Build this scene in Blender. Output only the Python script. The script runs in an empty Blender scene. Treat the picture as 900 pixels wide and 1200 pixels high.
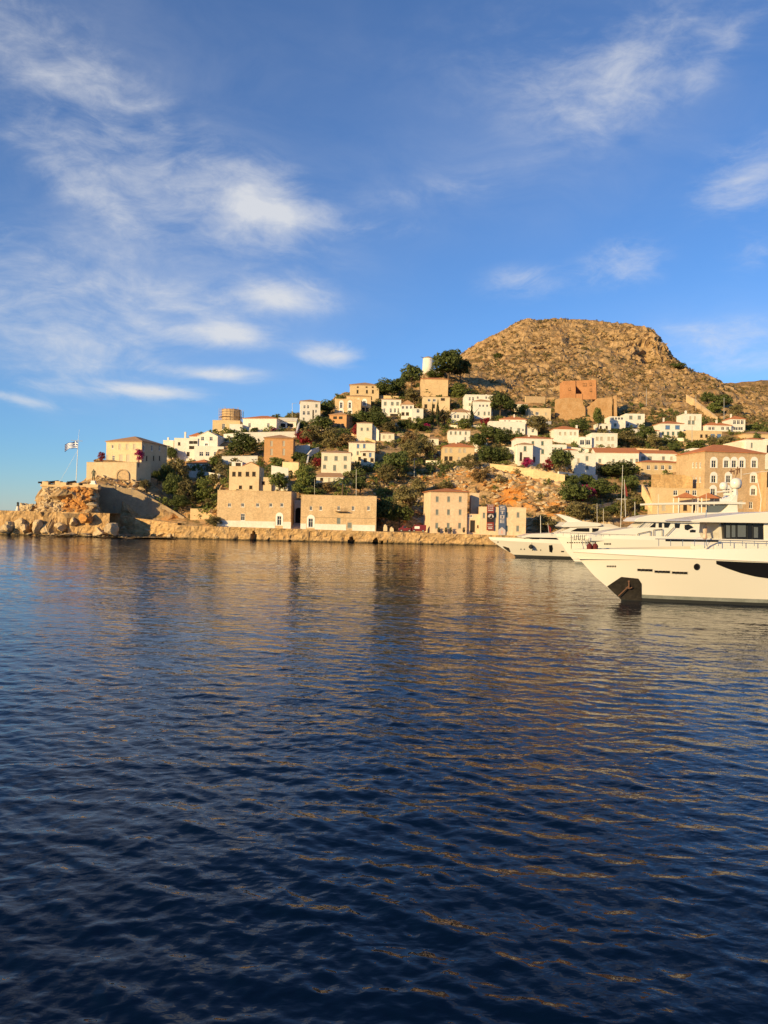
import bpy, bmesh, math, random
import numpy as np
from mathutils import Vector, Matrix
from mathutils.bvhtree import BVHTree
R = math.radians
S = bpy.context.scene
COL = S.collection
random.seed(7); rng = np.random.default_rng(7)

# ------------------------------------------------------------------ camera
ROLL = R(1.3); CR, SR = math.cos(ROLL), math.sin(ROLL)
EYE = 6.5; HOR = 607.0
cd = bpy.data.cameras.new('camera'); cam = bpy.data.objects.new('camera', cd); COL.objects.link(cam)
cd.sensor_fit = 'VERTICAL'; cd.sensor_height = 24; cd.lens = 18
cd.shift_y = (HOR-600)/1200; cd.clip_start = .1; cd.clip_end = 60000
cam.matrix_world = Matrix(((CR, -SR, 0, 0), (0, 0, -1, 0), (SR, CR, 0, EYE), (0, 0, 0, 1)))
S.camera = cam

# ------------------------------------------------------------------ light
SUN_AZ, SUN_EL = R(47), R(14.5)          # sun low on the left, behind the photographer
sv = Vector((-math.sin(SUN_AZ)*math.cos(SUN_EL), -math.cos(SUN_AZ)*math.cos(SUN_EL), math.sin(SUN_EL)))
sl = bpy.data.lights.new('sun', 'SUN'); sl.energy = 5.0; sl.angle = R(.5); sl.color = (1.0, .735, .35)
so = bpy.data.objects.new('sun', sl); COL.objects.link(so); so.location = sv*300
so.rotation_euler = (-sv).to_track_quat('-Z', 'Y').to_euler()
S.view_settings.view_transform = 'Standard'; S.view_settings.look = 'None'
S.view_settings.exposure = .52; S.view_settings.gamma = 1

# ------------------------------------------------------------------ node helpers
class NT:
    def __init__(s, tree): s.t = tree; s.n = tree.nodes; s.l = tree.links
    def new(s, typ, ins=None, **kw):
        n = s.n.new(typ)
        for k, v in kw.items(): setattr(n, k, v)
        for k, v in (ins or {}).items(): s.put(n.inputs[k], v)
        return n
    def put(s, sock, v):
        if hasattr(v, 'is_linked') or isinstance(v, bpy.types.NodeSocket): s.l.new(v, sock)
        else: sock.default_value = v
    def m(s, op, a, b=0.0, c=None, clamp=False):
        n = s.n.new('ShaderNodeMath'); n.operation = op; n.use_clamp = clamp
        s.put(n.inputs[0], a); s.put(n.inputs[1], b)
        if c is not None: s.put(n.inputs[2], c)
        return n.outputs[0]
    def mix(s, f, a, b, mode='MIX'):
        n = s.n.new('ShaderNodeMix'); n.data_type = 'RGBA'; n.blend_type = mode; n.clamp_factor = True
        s.put(n.inputs[0], f); s.put(n.inputs[6], a); s.put(n.inputs[7], b)
        return n.outputs[2]
    def ramp(s, f, lo, hi):
        n = s.n.new('ShaderNodeMapRange'); n.interpolation_type = 'SMOOTHSTEP'
        s.put(n.inputs[0], f); s.put(n.inputs[1], lo); s.put(n.inputs[2], hi)
        return n.outputs[0]
    def noise(s, vec, scale, detail=4, rough=.55, dist=0.):
        n = s.n.new('ShaderNodeTexNoise'); s.l.new(vec, n.inputs['Vector'])
        n.inputs['Scale'].default_value = scale; n.inputs['Detail'].default_value = detail
        n.inputs['Roughness'].default_value = rough; n.inputs['Distortion'].default_value = dist
        return n.outputs['Fac']

# ------------------------------------------------------------------ sky with cirrus
W = bpy.data.worlds.new('World'); S.world = W; W.use_nodes = True
w = NT(W.node_tree); w.n.clear()
sky = w.new('ShaderNodeTexSky', sky_type='NISHITA', sun_disc=False, sun_elevation=SUN_EL,
            sun_rotation=math.pi+SUN_AZ, altitude=3000, air_density=1.5, dust_density=.0, ozone_density=8.0)
tc = w.new('ShaderNodeTexCoord').outputs['Generated']
sp = w.new('ShaderNodeSeparateXYZ', {0: tc})
az = w.m('ARCTAN2', sp.outputs[0], sp.outputs[1]); el = w.m('ARCSINE', sp.outputs[2])
def sky_blob(px, py, rx, ry, rot, amp):
    dx, dy = px-450, py-HOR
    u, v = dx*CR+dy*SR, -dx*SR+dy*CR
    a0 = math.atan2(u, 900); e0 = math.atan2(-v, math.hypot(u, 900))
    da = w.m('MULTIPLY', w.m('SUBTRACT', az, a0), 900); de = w.m('MULTIPLY', w.m('SUBTRACT', el, e0), 900)
    c, s_ = math.cos(R(rot)), math.sin(R(rot))
    p = w.m('DIVIDE', w.m('ADD', w.m('MULTIPLY', da, c), w.m('MULTIPLY', de, s_)), rx)
    q = w.m('DIVIDE', w.m('SUBTRACT', w.m('MULTIPLY', de, c), w.m('MULTIPLY', da, s_)), ry)
    r2 = w.m('ADD', w.m('MULTIPLY', p, p), w.m('MULTIPLY', q, q))
    return w.m('MULTIPLY', w.m('POWER', 2.718, w.m('MULTIPLY', r2, -1)), amp)
BLOBS = [(312, 238, 58, 36, -8, .85), (360, 258, 50, 14, -8, .32), (100, 110, 170, 60, -32, .40), (90, 215, 75, 18, -25, .40),
         (230, 235, 230, 70, -20, .22), (745, 80, 105, 52, 12, .52), (850, 55, 50, 16, 35, .36), (600, 60, 150, 80, 0, .20),
         (878, 208, 55, 32, 12, .8), (890, 295, 40, 22, 8, .45), (735, 308, 42, 26, 0, .62), (620, 330, 60, 20, 0, .45),
         (330, 348, 50, 16, -4, .95), (230, 352, 80, 16, 0, .34), (268, 392, 46, 14, 0, 1.0), (200, 392, 60, 14, 0, .36),
         (393, 416, 36, 13, 0, 1.0), (255, 438, 52, 9, 0, .85), (182, 459, 52, 8, -2, .95), (100, 455, 90, 9, 0, .36),
         (22, 468, 36, 6, -8, .95), (40, 350, 110, 50, -12, .36), (110, 405, 80, 16, -8, .34), (90, 430, 120, 14, 0, .25),
         (850, 392, 120, 20, 0, .40), (860, 425, 120, 14, 0, .28), (520, 225, 140, 22, 8, .24), (450, 268, 60, 10, 0, .25), (0, 300, 130, 60, 0, .2)]
VEILS = [(150, 170, 260, 95, -28, .29), (740, 110, 190, 100, 10, .24), (90, 370, 220, 85, -6, .30), (480, 220, 200, 50, 6, .14), (860, 400, 150, 45, 0, .22), (300, 60, 220, 60, 0, .10)]
M = None
for b in BLOBS:
    o = sky_blob(*b); M = o if M is None else w.m('ADD', M, o)
warp = w.new('ShaderNodeTexNoise', {'Vector': tc, 'Scale': 3.0, 'Detail': 3.})
wv = w.new('ShaderNodeVectorMath', {0: warp.outputs['Color'], 1: (.5, .5, .5)}, operation='SUBTRACT')
wv = w.new('ShaderNodeVectorMath', {0: wv.outputs[0], 3: .09}, operation='SCALE')
dv = w.new('ShaderNodeVectorMath', {0: tc, 1: wv.outputs[0]}, operation='ADD').outputs[0]
mp = w.new('ShaderNodeMapping', {'Vector': dv, 'Rotation': (0, R(14), 0), 'Scale': (1, 1, 2.4)}).outputs[0]
n1 = w.noise(mp, 6.5, 9, .62, .5); n2 = w.noise(mp, 22, 7, .66, .5); n3 = w.noise(mp, 2.0, 4, .5)
nz = w.m('ADD', w.m('MULTIPLY', n1, .6), w.m('MULTIPLY', n2, .4))
gen = w.m('MULTIPLY', w.ramp(n3, .45, .8), .18)                       # thin cirrus everywhere else in the sky too
cov = w.m('ADD', M, gen)
edge_ = w.m('MULTIPLY', w.m('SUBTRACT', nz, .5), w.ramp(cov, .0, .35))
dens = w.m('MULTIPLY', w.ramp(w.m('ADD', cov, w.m('MULTIPLY', edge_, 2.3)), .06, 1.55), .92)
V = None
for b in VEILS:
    o = sky_blob(*b); V = o if V is None else w.m('ADD', V, o)
dens = w.m('ADD', dens, w.m('MULTIPLY', V, w.ramp(w.m('ADD', w.m('MULTIPLY', n1, .5), w.m('MULTIPLY', n3, .5)), .25, .75)))
dens = w.m('MINIMUM', dens, .86)
dens = w.m('MULTIPLY', dens, w.ramp(el, -.02, .06))
hsv = w.new('ShaderNodeHueSaturation', {'Color': sky.outputs[0], 'Saturation': .95})
bg = w.new('ShaderNodeBackground', {'Color': hsv.outputs[0], 'Strength': .12})
cl = w.new('ShaderNodeBackground', {'Color': (.86, .87, .89, 1), 'Strength': .62})
mx = w.new('ShaderNodeMixShader', {0: dens, 1: bg.outputs[0], 2: cl.outputs[0]})
w.new('ShaderNodeOutputWorld', {0: mx.outputs[0]})

# ------------------------------------------------------------------ pixel of the photograph -> point at a distance
def uv(px, py):
    dx, dy = px-450, py-HOR
    return dx*CR+dy*SR, -dx*SR+dy*CR
def P(px, py, Y):
    u, v = uv(px, py)
    return Vector((u*Y/900, Y, EYE-v*Y/900))
def hit(px, py, p0, n):
    u, v = uv(px, py); d = Vector((u/900, 1, -v/900)); o = Vector((0, 0, EYE))
    return o + d*((Vector(p0)-o).dot(n)/d.dot(n))

# ------------------------------------------------------------------ mesh helpers
class MB:
    def __init__(s): s.v = []; s.f = []; s.mi = []
    def add(s, vs, fs, mi=0):
        k = len(s.v); s.v += [tuple(v) for v in vs]; s.f += [tuple(i+k for i in f) for f in fs]; s.mi += [mi]*len(fs)
    def box(s, x0, y0, z0, x1, y1, z1, mi=0):
        s.add([(x0,y0,z0),(x1,y0,z0),(x1,y1,z0),(x0,y1,z0),(x0,y0,z1),(x1,y0,z1),(x1,y1,z1),(x0,y1,z1)],
              [(0,3,2,1),(4,5,6,7),(0,1,5,4),(1,2,6,5),(2,3,7,6),(3,0,4,7)], mi)
    def prism(s, a, b, mi=0):                      # two outlines of equal length, joined
        n = len(a)
        s.add(list(a)+list(b), [tuple(range(n-1,-1,-1)), tuple(range(n,2*n))]+[(i,(i+1)%n,n+(i+1)%n,n+i) for i in range(n)], mi)
    def tube(s, p0, p1, r0, r1=None, n=6, mi=0):
        r1 = r0 if r1 is None else r1
        p0, p1 = Vector(p0), Vector(p1); d = (p1-p0).normalized()
        a = d.orthogonal().normalized(); b = d.cross(a)
        c = [(a*math.cos(2*math.pi*i/n)+b*math.sin(2*math.pi*i/n)) for i in range(n)]
        s.prism([p0+q*r0 for q in c], [p1+q*r1 for q in c], mi)
    def lathe(s, c, prof, n=16, mi=0):             # profile [(r,z)] about the vertical through c
        c = Vector(c); vs = []; fs = []
        for r, z in prof:
            vs += [(c.x+r*math.cos(2*math.pi*i/n), c.y+r*math.sin(2*math.pi*i/n), c.z+z) for i in range(n)]
        for j in range(len(prof)-1):
            fs += [(j*n+i, j*n+(i+1)%n, (j+1)*n+(i+1)%n, (j+1)*n+i) for i in range(n)]
        fs += [tuple(range(n-1,-1,-1)), tuple(range((len(prof)-1)*n, len(prof)*n))]
        s.add(vs, fs, mi)
    def mesh(s, name, mats, smooth=False):
        me = bpy.data.meshes.new(name); me.from_pydata(s.v, [], s.f)
        for m in (mats if isinstance(mats, (list, tuple)) else [mats]): me.materials.append(m)
        if any(s.mi): me.polygons.foreach_set('material_index', s.mi)
        if smooth: me.polygons.foreach_set('use_smooth', [True]*len(s.f))
        me.update(); return me
    def build(s, name, mats, parent=None, smooth=False): return link(name, s.mesh(name, mats, smooth), parent)
def link(name, data, parent=None):
    o = bpy.data.objects.new(name, data); COL.objects.link(o)
    if parent is not None: o.parent = parent
    return o
def tag(o, label=None, cat=None, group=None, kind=None):
    if label: o['label'] = label
    if cat: o['category'] = cat
    if group: o['group'] = group
    if kind: o['kind'] = kind
    return o
def empty(name, loc, label, cat, group=None, rz=0):
    o = link(name, None); o.location = loc; o.rotation_euler = (0, 0, rz); o.empty_display_size = .3
    return tag(o, label, cat, group)

# ------------------------------------------------------------------ materials
def mat(name, base, rough=.8, var=None, scale=.6, bump=0., bscale=3., metal=0., spec=.3, obj_rand=0., extra=None):
    m = bpy.data.materials.new(name); m.use_nodes = True
    t = NT(m.node_tree); b = t.n['Principled BSDF']
    b.inputs['Roughness'].default_value = rough; b.inputs['Metallic'].default_value = metal
    b.inputs['Specular IOR Level'].default_value = spec
    pos = t.new('ShaderNodeNewGeometry').outputs['Position']
    c = None
    if var:
        f = t.ramp(t.noise(pos, scale, 5, .6), .3, .7)
        c = t.mix(f, (*base, 1), (*var, 1))
        f2 = t.noise(pos, scale*6, 3, .6)
        c = t.mix(.5, c, t.mix(f2, (.55, .55, .55, 1), (1.4, 1.4, 1.4, 1)), 'MULTIPLY') if bump or True else c
    if extra: c = extra(t, pos, c)
    if obj_rand:
        oi = t.new('ShaderNodeObjectInfo').outputs['Random']
        hs = t.new('ShaderNodeHueSaturation', {'Color': c if c is not None else (*base, 1)})
        t.put(hs.inputs['Value'], t.m('ADD', t.m('MULTIPLY', oi, obj_rand), 1-obj_rand/2))
        t.put(hs.inputs['Hue'], t.m('ADD', t.m('MULTIPLY', oi, obj_rand*.06), .5-obj_rand*.03))
        c = hs.outputs[0]
    if c is not None: t.put(b.inputs['Base Color'], c)
    else: b.inputs['Base Color'].default_value = (*base, 1)
    if bump:
        bn = t.new('ShaderNodeBump', {'Strength': 1.0, 'Distance': bump, 'Height': t.noise(pos, bscale, 5, .65)})
        t.put(b.inputs['Normal'], bn.outputs[0])
    return m
def masonry(col2, sc, amt=.5, mortar=None):
    def f(t, pos, c):
        o = t.new('ShaderNodeTexCoord').outputs['Object']; q = t.new('ShaderNodeSeparateXYZ', {0: o})
        vec = t.new('ShaderNodeCombineXYZ', {0: t.m('ADD', q.outputs[0], q.outputs[1]), 1: q.outputs[2], 2: 0.}).outputs[0]
        br = t.new('ShaderNodeTexBrick', {'Vector': vec, 'Scale': sc, 'Color1': (.72, .70, .66, 1), 'Color2': (1.25, 1.18, 1.1, 1),
                   'Mortar': (1.0, .95, .85, 1), 'Mortar Size': .02, 'Row Height': .28, 'Brick Width': .55, 'Bias': 0.})
        c = t.mix(amt, c, br.outputs[0], 'MULTIPLY')
        st = t.noise(t.new('ShaderNodeMapping', {'Vector': pos, 'Scale': (1.2, 1.2, .18)}).outputs[0], 1.0, 5, .65)
        return t.mix(t.ramp(st, .52, .8), c, (*col2, 1))
    return f
def streaks(col2, k=.35):
    def f(t, pos, c):
        st = t.noise(t.new('ShaderNodeMapping', {'Vector': pos, 'Scale': (1.6, 1.6, .2)}).outputs[0], 1.0, 5, .65)
        return t.mix(t.m('MULTIPLY', t.ramp(st, .5, .78), k), c, (*col2, 1))
    return f
MT = {}
MT['stone'] = mat('stone', (.62, .45, .265), .9, (.55, .39, .22), .25, .05, 5, extra=masonry((.36, .25, .14), 1.6, .6))
MT['museum'] = mat('museum', (.72, .53, .35), .9, (.65, .47, .30), .25, .02, 4, extra=masonry((.55, .40, .24), 1.5, .25))
MT['ruin_stone'] = mat('ruin_stone', (.52, .335, .17), .95, (.42, .24, .10), .4, .12, 2, extra=masonry((.40, .23, .10), 1.5, .5))
MT['ochre_stone'] = mat('ochre_stone', (.66, .48, .27), .9, (.58, .41, .22), .25, .03, 4, extra=masonry((.42, .29, .16), 1.5, .35))
MT['mansion_stone'] = mat('mansion_stone', (.55, .395, .235), .9, (.47, .33, .19), .25, .04, 4, extra=masonry((.34, .22, .10), 1.6, .55))
MT['brick'] = mat('brick', (.54, .265, .115), .9, (.47, .22, .09), .3, .03, 5, extra=masonry((.36, .18, .08), 2.2, .4))
MT['orange'] = mat('orange', (.56, .30, .13), .9, (.50, .26, .11), .3, .01, 4, extra=streaks((.38, .21, .10)))
MT['white'] = mat('white', (.74, .69, .60), .85, (.66, .61, .52), .35, .012, 3, extra=streaks((.60, .53, .42)))
MT['cream'] = mat('cream', (.74, .66, .50), .85, (.68, .60, .44), .35, .012, 3, extra=streaks((.55, .45, .31)))
MT['ochre'] = mat('ochre', (.62, .46, .26), .85, (.56, .41, .22), .35, .012, 3, extra=streaks((.46, .34, .19)))
MT['sand'] = mat('sand', (.66, .51, .31), .88, (.58, .44, .26), .4, .02, 3, extra=streaks((.45, .33, .20)))
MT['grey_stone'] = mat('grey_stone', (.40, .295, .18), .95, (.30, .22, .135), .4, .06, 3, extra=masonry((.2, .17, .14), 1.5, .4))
MT['trim'] = mat('trim', (.78, .74, .66), .7)
MT['glass'] = mat('glass', (.022, .026, .03), .12, spec=.5)
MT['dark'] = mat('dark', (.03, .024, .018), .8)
MT['wood'] = mat('wood', (.16, .09, .045), .8, (.12, .07, .035), 1.)
MT['green'] = mat('green', (.10, .16, .14), .6, (.08, .13, .115), 1.)
MT['blue'] = mat('blue', (.10, .19, .36), .6, (.085, .16, .31), 1.)
MT['greyshut'] = mat('greyshut', (.20, .225, .205), .7, (.16, .18, .165), 1.)
MT['paleshut'] = mat('paleshut', (.46, .40, .30), .7)
def tiles(t, pos, c):
    o = t.new('ShaderNodeTexCoord').outputs['Object']
    wv_ = t.new('ShaderNodeTexWave', {'Vector': o, 'Scale': 1.4, 'Distortion': .6, 'Detail': 2.}, bands_direction='X').outputs['Fac']
    return t.mix(.45, c, t.mix(wv_, (.6, .58, .55, 1), (1.2, 1.2, 1.2, 1)), 'MULTIPLY')
MT['tile'] = mat('tile', (.56, .20, .07), .9, (.45, .17, .07), .8, .05, 4, extra=tiles)
MT['oldtile'] = mat('oldtile', (.48, .27, .13), .9, (.38, .22, .12), .8, .05, 4, extra=tiles)
MT['bark'] = mat('bark', (.13, .085, .05), .95, (.09, .06, .04), 2.)
def leafmat(name, a, b, tr=.25):
    m = bpy.data.materials.new(name); m.use_nodes = True; t = NT(m.node_tree); p = t.n['Principled BSDF']
    pos = t.new('ShaderNodeNewGeometry').outputs['Position']
    f = t.ramp(t.noise(pos, .9, 4, .65), .3, .7)
    c = t.mix(f, (*a, 1), (*b, 1))
    oi = t.new('ShaderNodeObjectInfo').outputs['Random']
    hs = t.new('ShaderNodeHueSaturation', {'Color': c, 'Value': t.m('ADD', t.m('MULTIPLY', oi, .5), .75)})
    t.put(p.inputs['Base Color'], hs.outputs[0]); p.inputs['Roughness'].default_value = .75
    p.inputs['Specular IOR Level'].default_value = .15
    tl = t.new('ShaderNodeBsdfTranslucent', {'Color': hs.outputs[0]})
    ms = t.new('ShaderNodeMixShader', {0: tr, 1: p.outputs[0], 2: tl.outputs[0]})
    t.l.new(ms.outputs[0], t.n['Material Output'].inputs[0]); return m
LF = dict(pine=leafmat('pine_leaf', (.085, .115, .034), (.145, .16, .05), .35), broad=leafmat('broad_leaf', (.125, .165, .042), (.21, .215, .06), .35),
          olive=leafmat('olive_leaf', (.19, .17, .07), (.27, .215, .09), .35), cypress=leafmat('cypress_leaf', (.042, .062, .023), (.068, .082, .028), .35),
          dry=leafmat('dry_leaf', (.20, .135, .055), (.29, .19, .08)),
          magenta=leafmat('magenta_flower', (.30, .016, .085), (.40, .03, .13)), red=leafmat('red_flower', (.20, .018, .025), (.27, .03, .04)))

# ------------------------------------------------------------------ terrain : height profile per picture column
COLS = {
 -400: [(190,-34),(900,-60)], 20: [(190,-34),(260,-40),(900,-60)],
 38: [(196,-34),(202,-20),(208,-10),(214,-34),(900,-60)],
 46: [(197,-30),(200,-6),(202,-2),(207,22),(216,20),(230,-10),(260,-32),(900,-60)],
 54: [(197,-30),(198,-3),(199.5,-2),(203,31.5),(222,29),(238,5),(265,-30),(900,-60)],
 88: [(197,-30),(198,-3),(199.5,-2),(202.5,31.5),(222,31),(240,20),(270,-20),(900,-60)],
 108: [(197,-30),(198,-3),(199.5,-2),(202.5,32),(219,34),(223,42),(240,40),(275,0),(300,-25),(900,-60)],
 117: [(197,-30),(206,-20),(212,-6),(214,0),(215.5,32),(223,44),(232,60),(255,60),(290,20),(900,-60)],
 160: [(204,-30),(210,-20),(212.5,-6),(214,0),(215.5,24),(224,44),(232,58),(258,62),(300,30),(900,-60)],
 200: [(202,-30),(207,-20),(212,-8),(215,4),(222,12),(240,28),(258,46),(280,56),(292,70),(312,77),(340,60),(420,0),(900,-60)],
 250: [(195,-36),(199.4,-33),(200.3,-15),(210,-8),(218,4),(235,28),(258,50),(280,60),(294,84),(312,93),(335,95),(370,60),(450,0),(900,-60)],
 256: [(195,-36),(199.4,-33),(200.3,-15),(210,-13),(213,24),(222,32),(240,46),(262,62),(290,84),(310,94),(335,97),(370,60),(450,0),(900,-60)],
 300: [(195,-36),(199.4,-33),(200.3,-15),(210,-13),(213,26),(222,32),(240,46),(262,62),(290,84),(315,100),(340,108),(360,104),(400,70),(500,0),(900,-60)],
 350: [(195,-36),(199.4,-33),(200.3,-15),(211,-13),(214,24),(225,34),(245,52),(270,74),(295,92),(320,108),(345,118),(365,116),(420,70),(550,0),(900,-60)],
 400: [(195,-36),(199.4,-33),(200.3,-16),(211,-14),(214,20),(225,36),(245,54),(270,76),(295,96),(320,112),(345,128),(365,138),(390,142),(430,110),(600,0),(900,-60)],
 438: [(195,-36),(199.4,-33),(200.3,-16),(210,-14),(214,16),(225,34),(245,52),(270,76),(295,97),(320,113),(350,134),(380,148),(400,150),(450,120),(600,30),(900,-60)],
 448: [(195,-36),(199.4,-33),(200.3,-17),(204,-16),(212,-3),(222,18),(240,45),(262,68),(290,92),(320,113),(350,134),(380,150),(400,153),(450,125),(600,40),(900,0)],
 480: [(195,-36),(199.4,-33),(200.3,-17),(207,-16),(214,0),(224,20),(238,42),(252,56),(262,62),(290,88),(320,112),(350,136),(380,155),(400,163),(420,162),(470,140),(560,140),(620,100),(900,60)],
 520: [(195,-36),(199.4,-33),(200.3,-18),(209,-17),(220,-14),(228,20),(238,45),(250,60),(265,68),(290,88),(320,112),(350,136),(380,158),(400,172),(425,175),(460,172),(520,178),(570,178),(650,140),(900,80)],
 560: [(195,-36),(199.4,-33),(200.3,-19),(209,-18),(222,-14),(227,15),(233,40),(240,57),(255,65),(275,80),(300,100),(330,122),(360,142),(400,162),(450,182),(500,197),(545,206),(570,204),(650,170),(900,100)],
 612: [(195,-36),(199.4,-33),(200.3,-19),(209,-18),(216,-10),(222,20),(230,46),(238,58),(250,66),(275,84),(300,102),(320,113),(340,122),(370,138),(410,160),(460,190),(510,218),(545,233),(575,234),(640,225),(800,160),(900,140)],
 660: [(195,-36),(199.4,-33),(200.3,-20),(205,-12),(216,8),(225,33),(235,54),(250,62),(275,78),(300,96),(330,116),(350,124),(380,142),(420,166),(470,196),(520,226),(550,236),(580,236),(700,210),(900,150)],
 700: [(195,-36),(199.4,-33),(200.3,-20),(205,-10),(220,8),(235,30),(250,50),(275,78),(300,96),(330,116),(350,124),(380,142),(420,164),(470,192),(520,222),(550,235),(580,235),(700,205),(900,150)],
 742: [(195,-36),(199.4,-33),(200.3,-18),(205,-8),(220,6),(235,24),(250,45),(275,72),(300,92),(320,106),(345,120),(380,140),(420,160),(460,180),(488,196),(500,214),(512,229),(560,231),(700,192),(900,150)],
 755: [(195,-36),(199.4,-33),(200.3,-18),(205,-8),(220,6),(235,24),(250,45),(275,72),(300,92),(320,106),(345,120),(380,140),(420,160),(460,176),(492,186),(496,196),(501,222),(514,229),(560,229),(700,190),(900,150)],
 766: [(195,-36),(199.4,-33),(200.3,-18),(205,-8),(220,6),(235,24),(250,45),(275,72),(300,92),(320,106),(345,120),(380,140),(420,160),(455,176),(486,186),(490,194),(495,214),(508,223),(520,225),(560,225),(700,185),(900,148)],
 777: [(195,-36),(199.4,-33),(200.3,-18),(205,-8),(220,6),(235,24),(250,45),(275,72),(300,92),(320,106),(345,120),(380,140),(420,160),(455,177),(480,188),(486,200),(500,207),(540,204),(700,160),(900,140)],
 805: [(195,-36),(199.4,-33),(200.3,-18),(205,-8),(222,2),(238,20),(250,50),(275,78),(300,96),(320,108),(345,118),(380,136),(420,156),(450,174),(470,183),(500,180),(600,155),(700,156),(900,120)],
 835: [(195,-36),(199.4,-33),(200.3,-18),(205,-8),(226,2),(240,50),(255,70),(275,84),(300,98),(320,110),(345,120),(380,134),(410,150),(440,166),(460,172),(500,168),(620,160),(700,165),(760,162),(900,120)],
 865: [(195,-36),(199.4,-33),(200.3,-18),(205,-8),(226,2),(240,55),(255,76),(275,88),(300,98),(320,110),(345,120),(380,132),(420,146),(460,156),(500,158),(600,162),(700,167),(780,167),(900,140)],
 900: [(195,-36),(199.4,-33),(200.3,-18),(205,-8),(226,2),(240,58),(255,78),(275,90),(300,98),(320,110),(345,120),(380,130),(420,142),(460,150),(500,154),(600,162),(700,171),(780,170),(900,140)],
 1100: [(195,-36),(199.4,-33),(200.3,-18),(205,-8),(226,10),(240,50),(300,90),(345,120),(400,135),(500,160),(600,172),(700,180),(780,178),(900,150)],
 1600: [(195,-36),(199.4,-33),(200.3,-18),(205,-8),(240,20),(300,60),(400,100),(600,150),(900,150)]}
CK = np.array(sorted(COLS)); YG = np.arange(186, 900.5, .5)
ET = np.array([np.interp(YG, *zip(*COLS[k])) for k in CK])
def E(px, Y):
    px = np.asarray(px, float); Y = np.asarray(Y, float)
    i = np.clip(np.searchsorted(CK, px)-1, 0, len(CK)-2); f = np.clip((px-CK[i])/(CK[i+1]-CK[i]), 0, 1)
    j = np.clip(((Y-186)/.5).astype(int), 0, len(YG)-2); g = np.clip((Y-YG[j])/.5, 0, 1)
    return (ET[i,j]*(1-g)+ET[i,j+1]*g)*(1-f)+(ET[i+1,j]*(1-g)+ET[i+1,j+1]*g)*f
def zsmooth(x, Y):
    p0 = 450+900*x/Y; e = E(p0, Y); e = E(p0+SR*e, Y)
    return EYE+e*Y/900
def ground_Y(px, py, ymin=197):
    u, v = uv(px, py); e = -v; col = 450+u+SR*e
    ys = YG[YG >= ymin]; es = E(np.full(len(ys), col), ys)
    k = np.nonzero(es >= e)[0]
    if len(k) == 0: return float(ys[np.argmax(es)])
    return float(ys[k[0]])
_H = rng.random((256, 256))
def vnoise(x, y):
    xi = np.floor(x).astype(int); yi = np.floor(y).astype(int); fx = x-xi; fy = y-yi
    fx = fx*fx*(3-2*fx); fy = fy*fy*(3-2*fy); a = lambda i, j: _H[(xi+i) & 255, (yi+j) & 255]
    return (a(0,0)*(1-fx)+a(1,0)*fx)*(1-fy)+(a(0,1)*(1-fx)+a(1,1)*fx)*fy-.5
def fbm(x, y, o=4, g=.55):
    r = 0; a = 1.
    for k in range(o): r = r+a*vnoise(x*2**k+17*k, y*2**k+31*k); a *= g
    return r
def spaced(a, b, st, grow=1.0):
    r = [a]
    while r[-1] < b: r.append(r[-1]+st); st *= grow
    return r
xs = np.array([-x for x in spaced(112, 240, 1.5, 1.15)][::-1]+spaced(-111.3, 125, .75)[:-1]+spaced(125, 260, 1.1)[:-1]+spaced(260, 520, 2.2, 1.05))
ys = np.array(spaced(190, 262, .6)[:-1]+spaced(262, 350, .85)[:-1]+spaced(350, 580, 1.5)[:-1]+spaced(580, 890, 3, 1.04))
XX, YY = np.meshgrid(xs, ys)
ZZ = zsmooth(XX, YY)
gy, gx = np.gradient(ZZ, ys, xs); slope = np.hypot(gx, gy)
mnt = np.clip((YY-330)/50, 0, 1)*np.clip((ZZ-40)/20, 0, 1)
cliff = np.clip((slope-.55)/.6, 0, 1)
rid = -np.abs(fbm(XX/11+3, YY/11, 4))*2+.5
amp = .35+mnt*1.1+cliff*.5
Zn = ZZ+fbm(XX/7, YY/7, 5)*amp*1.5+rid*(mnt*2.0+cliff*1.6)
strat = np.abs(((Zn*.16+fbm(XX/30, YY/30, 2)) % 1)-.5)
Zn += mnt*(strat-.25)*2.2
Xn = XX+fbm(XX/5+50, ZZ/4+YY/9, 4)*(cliff*3.6+mnt*1.2); Yn = YY+fbm(XX/5+90, ZZ/3+YY/9, 4)*(cliff*4.2+mnt*1.5)
nx, ny = len(xs), len(ys)
idx = np.arange(nx*ny).reshape(ny, nx)
F = np.stack([idx[:-1,:-1], idx[:-1,1:], idx[1:,1:], idx[1:,:-1]], -1).reshape(-1, 4)
keep = (ZZ[:-1,:-1].ravel() > -6)
me = bpy.data.meshes.new('hillside')
me.from_pydata(np.stack([Xn.ravel(), Yn.ravel(), Zn.ravel()], -1).tolist(), [], F[keep].tolist())
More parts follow.
